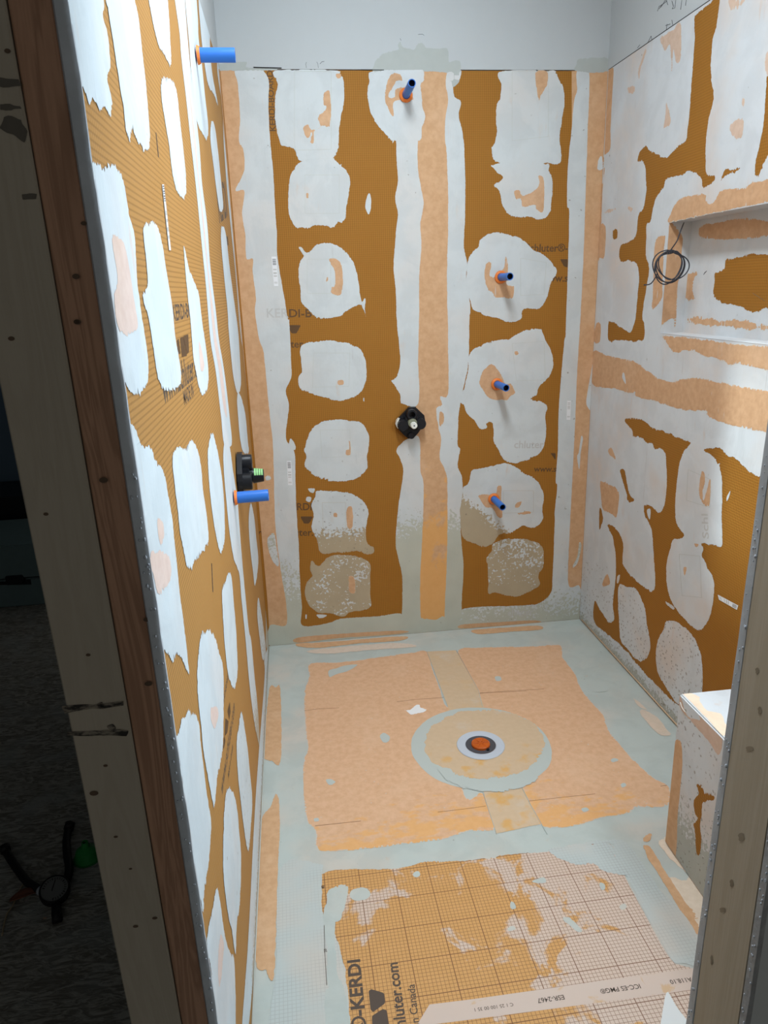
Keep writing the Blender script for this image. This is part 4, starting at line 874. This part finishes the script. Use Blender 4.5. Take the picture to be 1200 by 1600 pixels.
for s, A, B, pre, b in (('ESR-2467', (880, 1555), (838.5, 1561), '', .01), ('ICC-ES PMG®', (998.6, 1538), (936.5, 1546.5), '', .01), ('A118.10', (1079, 1527.5), (1045.4, 1532), 'ANSI ', .01), ('C 1 25 100 00 35 1', (801, 1567.5), (741, 1576), '', 0)):
    text(PF, s, A, B, FL, INKD, pre, layer=1.3, bold=b)
fline('L', '320,590 322,700 328,800 332,870', .0008, INKD, .0018)

# ------------------------------------------------------------------ bench
BX, BY, BZ = 1.2125, 1.689, .508
bench = empty('shower_bench', ((BX+W)/2, 1.36, 0), 'low built-in shower bench with a bright coated top, in the right corner by the jamb', 'bench')
def bench_child(o): 
    o.parent = bench; o.matrix_parent_inverse = Matrix.Translation(-bench.location); return o
bd = bench_child(box('bench_body', BX, W-.0045, 1.034, BY, .0025, BZ, COMPR, bevel=.004))
a_ = bd.data.attributes.new('dry', 'FLOAT', 'POINT'); a_.data.foreach_set('value', np.array([1.0]*len(bd.data.vertices), dtype=np.float32))
PS = Plane(0, BX, (-1, 0, 0), (-BY+.003, -1.04, .008, BZ-.004)); PT = Plane(2, BZ, (0, 0, 1), (BX+.004, W-.002, 1.04, BY-.004))
bp = lambda name, pl, fr, s, mat, layer=.5, **k: bench_child(patch(name, pl, [P(fr, s)], mat, None, layer, grid=.02, **k))
bp('side_coat', PS, 'X', '1061,1086 1036,1318 1180,1560 1180,1235', COMPR, .3, jag=0, smooth=False, dry=lambda u, v: min(1, max(0, (v-.05)/.30+(u+1.689)*-.3+.2)), pit=lambda u, v: .55)
bp('membrane_band', PS, 'P', '95,385 115,375 125,400 128,480 118,600 108,700 98,880 60,830 48,800 70,600 82,480', MEM, 1.2, jag=.001)
bp('membrane_band', PS, 'P', '112,180 125,200 150,270 205,290 200,265 260,315 300,365 285,440 240,380 170,300 120,240', membrane('rim_fleece', (.58, .42, .33), (.64, .48, .39)), 1.2, jag=.001)
bp('bare_board', PS, 'P', '188,568 205,562 215,585 240,605 265,620 262,635 225,640 215,650 212,700 205,740 210,800 205,862 190,862 182,760 178,740 195,715 182,690 178,640 198,610', BRD_R, 1.3, jag=.003)
bp('membrane_band', PT, 'P', '121,166 150,172 200,190 205,210 235,250 290,262 310,300 330,340 301,356 250,300 180,228', membrane('pale_rim_fleece', (.80, .62, .47), (.86, .68, .53)), 1.0, jag=.002)
tl = bench_child(tube('loose_thread', [PS.to3(*PS.px(q), .004) for q in ((1065, 1097), (1067, 1104), (1070, 1109), (1073, 1112))], .0012, WHITE)); tl['label'] = 'curled white sliver of tape'

# ------------------------------------------------------------------ pipes
def pipe(loc, n, tip, L, r, label, group):
    gr = 1.32 if n[0] else 1.75
    e = empty('pipe_stub', loc, label, 'pipe', group)
    ax = (Vector(n)+Vector(tip)).normalized()
    lathe('sleeve', [(r*1.06, .001), (r*1.06, .004), (r, .005), (r, L-.003), (r*.97, L), (r*.80, L), (r*.76, L-.003), (r*.76, L-.03), (1e-5, L-.03)], (0, 0, 0), ax, BLUE, e)
    lathe('bore', [(r*.755, L-.002), (r*.755, L-.029), (1e-5, L-.029)], (0, 0, 0), ax, NAVY, e)
    lathe('grommet', [(r*gr, .0022), (r*gr*.97, .005), (r*(gr*.6+.4), .008), (r*1.12, .010), (r*1.02, .009), (r*1.02, .003)], (0, 0, 0), n, ORNG, e)
    return e
for q, tip, lab in (((634, 149), (.03, 0, .10), 'blue pipe sleeve near the top of the back wall, on the central strip'), ((782, 433), (.03, 0, .0), 'blue pipe sleeve on the back wall, uppermost of the three stacked on the right'),
        ((776, 600), (.05, 0, -.02), 'blue pipe sleeve on the back wall, middle one of the three stacked on the right'), ((771, 779), (.06, 0, -.05), 'blue pipe sleeve on the back wall, lowest of the three stacked on the right')):
    p = hit(q, 1, D); pipe((p.x, D-.003, p.z), (0, -1, 0), tip, .125, .0155, lab, 'blue pipe sleeves on the back wall')
for q, lab, tilt in (((305, 86), 'blue pipe sleeve sticking out near the top of the left wall', (0, 0, 0)), ((364, 778), 'blue pipe sleeve sticking out of the left wall just below the black valve', (0, 0, .02))):
    p = hit(q, 0, 0.0); pipe((.003, p.y, p.z), (1, 0, 0), tilt, .100, .0172, lab, 'blue pipe sleeves on the left wall')

# ------------------------------------------------------------------ valves (local: X right, -Y out of the wall, Z up)
def valve(loc, rotz, label, nose):
    e = empty('shower_valve', loc, label, 'valve'); e.rotation_euler = (0, 0, rotz)
    dia = [(-.008, .068), (.022, .068), (.060, .030), (.064, .004), (.058, -.012), (.030, -.050), (.012, -.068), (-.014, -.072), (-.034, -.054), (-.060, -.024), (-.066, .0), (-.058, .020)]
    prism('guard_plate', dia, 1, -.022, -.002, BLACK, e)
    lathe('lobe', [(1e-5, .056), (.022, .056), (.0245, .053), (.0245, .002)], (-.040, 0, -.006), (0, -1, 0), BLACK, e, 28)
    lathe('lobe', [(1e-5, .056), (.022, .056), (.0245, .053), (.0245, .002)], (.038, 0, -.003), (0, -1, 0), BLACK, e, 28)
    lathe('upper_socket', [(1e-5, .030), (.013, .030), (.014, .058), (.022, .058), (.0235, .054), (.0235, .002)], (.0, 0, .040), (0, -1, 0), BLACK, e, 28)
    lathe('lower_foot', [(1e-5, .044), (.012, .044), (.014, .042), (.014, .002)], (-.002, 0, -.056), (0, -1, 0), BLACK, e, 24)
    box('bridge', -.030, .030, -.046, -.004, .006, .030, BLACK, e, .003)
    if nose != 'green': prism('rim', [(-.070, -.004), (-.066, .012), (-.058, .022), (-.052, .024), (-.058, .010), (-.062, -.002), (-.056, -.020), (-.062, -.022)], 1, -.030, -.004, WHITE, e)
    lathe('valve_body', [(1e-5, .060), (.019, .060), (.0205, .056), (.0215, .02)], (.001, 0, .004), (0, -1, 0), OLIVE if nose != 'green' else BLACK, e, 32)
    if nose == 'green':
        lathe('nose', [(1e-5, .100), (.017, .100), (.018, .097), (.022, .058)], (0, 0, .0), (0, -1, 0), BLACK, e, 32)
        bm = bmesh.new()
        for k in range(4):                                   # bright bands round the upper half of the nose
            a0 = .064+k*.0088; seg = 14
            for i in range(seg):
                t0, t1 = math.radians(15+150*i/seg), math.radians(15+150*(i+1)/seg)
                rr_ = lambda y: .0222-(y-.058)*.1+.0006
                bm.faces.new([bm.verts.new((math.cos(t)*rr_(y), -y, math.sin(t)*rr_(y))) for t, y in ((t0, a0), (t0, a0+.0068), (t1, a0+.0068), (t1, a0))])
        link('green_label', bm_mesh(bm, 'green_label'), GREEN, e)
    else:
        lathe('cap', [(1e-5, .079), (.003, .079), (.0035, .082), (.0125, .082), (.0145, .079), (.0145, .058)], (.004, 0, -.004), (0, -1, 0), WHITE, e, 32)
        lathe('cap_screw', [(1e-5, .0825), (.0034, .0825), (.0034, .078)], (.004, 0, -.004), (0, -1, 0), PENCIL, e, 16)
    return e
p = hit((641, 659), 1, D); valve((p.x, D-.002, p.z), 0, 'black diamond-shaped shower valve with a white cap at the centre of the back wall', 'white')
p = hit((371, 745), 0, 0.0); lv = valve((.002, p.y, p.z), math.pi/2, 'black shower valve with green bands projecting from the left wall above a blue pipe', 'green'); lv.scale = (1.0, .82, 1.12)

# ------------------------------------------------------------------ coil of wire hanging at the niche
tie = hit((1064, 353), 0, W+.03); wc = hit((1046, 417), 0, W-.035)
wire = empty('wire_coil', tuple(wc), 'small coil of dark grey wire hanging at the left edge of the wall niche', 'wire')
cc = Vector(wc); ex = (RT*1.0).normalized(); ez = Vector((0, 0, 1)); dep = (cc-CAM).length; k = dep/F
pts = [tie+Vector((.01, .0, .01)), hit((1063, 362), 0, W-.0), hit((1058, 376), 0, W-.02), hit((1050, 388), 0, W-.03), hit((1044, 397), 0, W-.035)]
turns = 5; N = 22; rw = random.Random(5)
for t in range(turns):
    ox, oz = rw.uniform(-8, 8), rw.uniform(-3, 3); rx, rz = 19+rw.uniform(-3, 4), 20+rw.uniform(-3, 2); od = (t-2)*.004
    for i in range(N):
        a = math.pi/2+2*math.pi*i/N; f = 1.0
        pts.append(cc+ex*((ox*math.sin((a-math.pi/2)/2)+math.cos(a)*rx)*k)+ez*((math.sin(a)*rz+oz*math.sin((a-math.pi/2)/2))*k)+Vector((od+.004*math.sin(a*2), 0, 0)))
pts += [cc+ex*(math.cos(math.pi/2+.26*j)*19*k)+ez*(math.sin(math.pi/2+.26*j)*20*k) for j in range(9)]
pts += [ cc+ex*(-24*k)+ez*(-22*k), cc+ex*(-34*k)+ez*(-24*k)]
tb = tube('strand', [p-cc for p in crom(pts, 4)], .0021, WIREM, wire, 7)
tube('wire_tie', [(ex*(-3+i*1.6)+ez*(22-(i % 2)*4))*k+Vector((-.004, 0, 0)) for i in range(6)], .0030, WIREM, wire, 6)

# ------------------------------------------------------------------ the dark room beyond the left wall
TEAL = plain('dull_teal_paint', (.13, .19, .20), .6, var=.1)
def zat(q, y): return hit(q, 1, y)
yT = 3.95
case = empty('storage_chest', (-1.6, yT+.25, 0), 'dull teal chest low on the dark floor beyond the left stud', 'chest')
zt = zat((30, 850), yT).z; zl = zat((30, 905), yT).z
def kid(o, e): o.parent = e; o.matrix_parent_inverse = Matrix.Translation(-e.location); return o
kid(box('chest_body', -2.3, -.9, yT, yT+.5, .0, zl, TEAL, bevel=.006), case); kid(box('chest_lid', -2.32, -.88, yT-.015, yT+.5, zl+.012, zt, TEAL, bevel=.006), case)
kid(box('latch', -1.42, -1.33, yT-.03, yT+.01, zl-.02, zl+.03, BLACK, bevel=.004), case)
kid(prism('corner_plate', [(-1.52, zl-.02), (-1.30, zl-.035), (-1.30, zl-.005), (-1.55, zl-.008)], 1, yT-.004, yT+.002, BLACK), case)
yC = 4.55; zc = zat((10, 775), yC).z
cab = empty('low_cabinet', (-1.9, yC+.2, 0), 'black low cabinet behind the teal chest in the dark room', 'cabinet')
kid(box('cabinet_body', -3.0, -1.0, yC, yC+.4, .06, zc-.03, BLACK, bevel=.004), cab); kid(box('cabinet_top', -3.02, -.98, yC-.02, yC+.4, zc-.03, zc, BLACK, bevel=.004), cab)
kid(box('plinth', -2.98, -1.02, yC+.04, yC+.4, .0, .06, BLACK), cab)
# pressure gauge with two hoses lying on the rough floor
gp = hit((88, 1401), 2, 0.0); zf = 0.0
gauge = empty('pressure_gauge', (gp.x, gp.y, 0), 'round black pressure gauge joined to two short black hoses on the dark floor', 'gauge')
gx = Vector((gp.x, gp.y, 0)); fp = lambda q, h=.012: hit(q, 2, h)-gx
tilt = (Vector((.10, -.35, .93))).normalized()
lathe('gauge_body', [(1e-5, 0), (.036, 0), (.040, .004), (.041, .024), (.038, .029), (.036, .029)], (0, 0, .012), tilt, BLACKR, gauge, 40)
lathe('dial_face', [(1e-5, .0262), (.0355, .0262)], (0, 0, .012), tilt, plain('dial_grey', (.13, .135, .135), .4), gauge, 40)
ta = tilt.orthogonal().normalized(); tb_ = tilt.cross(ta); c0 = Vector((0, 0, .012))+tilt*.0268; bm = bmesh.new()
for i in range(21):
    a = math.radians(-130+13*i); d = ta*math.cos(a)+tb_*math.sin(a); tube_bm(bm, [c0+d*.026, c0+d*.032], .0008 if i % 5 else .0014, 4)
link('dial_ticks', bm_mesh(bm, 'dial_ticks'), BLACKR, gauge)
tube('needle', [c0-ta*.008+tilt*.001, c0+(ta*.6+tb_*.7)*.026+tilt*.001], .0011, BLACKR, gauge, 5)
tube('stem', [fp((88, 1415)), fp((88, 1428)), fp((90, 1437))], .013, BLACKR, gauge, 10)
tube('valve_knob', [fp((82, 1437)), fp((97, 1433))], .012, BLACKR, gauge, 10)
h1 = tube('hose', crom([fp(q) for q in ((72, 1396), (58, 1388), (42, 1377), (27, 1358), (15, 1340), (8, 1328))], 8), .0115, BLACKR, gauge, 12)
tube('end_fitting', [fp((9, 1331)), fp((7, 1322), .02)], .0150, BLACKR, h1, 12); tube('ferrule', [fp((62, 1391)), fp((69, 1395))], .0125, STEEL, h1, 12)
h2_ = tube('hose', crom([fp(q) for q in ((96, 1386), (104, 1376), (108, 1358), (105, 1336), (104, 1312), (108, 1292))], 8), .0120, BLACKR, gauge, 12)
tube('end_fitting', [fp((107, 1296)), fp((110, 1286), .02)], .0155, BLACKR, h2_, 12)
gq = hit((137, 1341), 2, 0.0)
green = empty('plastic_funnel', (gq.x, gq.y, 0), 'dark green plastic cone on the rough floor, half hidden behind the stud', 'plastic cone')
lathe('cone', [(.036, .0), (.038, .004), (.030, .030), (.012, .042), (.009, .06), (.007, .06), (.008, .04), (.026, .028), (.033, .004)], (0, 0, 0), (0, 0, 1), plain('dark_green_plastic', (.02, .22, .05), .45), green, 32)
lathe('rim', [(.036, 0), (.041, .001), (.041, .004), (.037, .005)], (0, 0, 0), (0, 0, 1), plain('dark_green_rim', (.015, .17, .04), .45), green, 32)
st = tube('stick', crom([hit(q, 2, .004) for q in ((3, 1462), (10, 1430), (20, 1415), (30, 1392), (36, 1382))], 6), .0022, plain('straw_beige', (.35, .28, .18), .8), None, 6)
setp(st, None, 'thin pale bent twig on the rough floor left of the gauge', 'twig')
lf = hit((36, 1408), 2, 0.0)
bm = bmesh.new(); vs = []
for i in range(7):
    row = []
    for j in range(4):
        t = i/6; w = math.sin(math.pi*min(1, t*.9+.08))*.018*(j/3-.5)*2
        row.append(bm.verts.new((lf.x-.035+.07*t, lf.y+w*1+.02*t, .004+.010*math.sin(t*3)+.004*abs(j-1.5))))
    vs.append(row)
for i in range(6):
    for j in range(3): bm.faces.new((vs[i][j], vs[i+1][j], vs[i+1][j+1], vs[i][j+1]))
o = link('wood_chip', bm_mesh(bm, 'wood_chip', True), plain('rust_brown', (.16, .06, .035), .8)); md = o.modifiers.new('s', 'SOLIDIFY'); md.thickness = .002
setp(o, None, 'curled rust-brown scrap on the rough floor beside the twig', 'scrap')
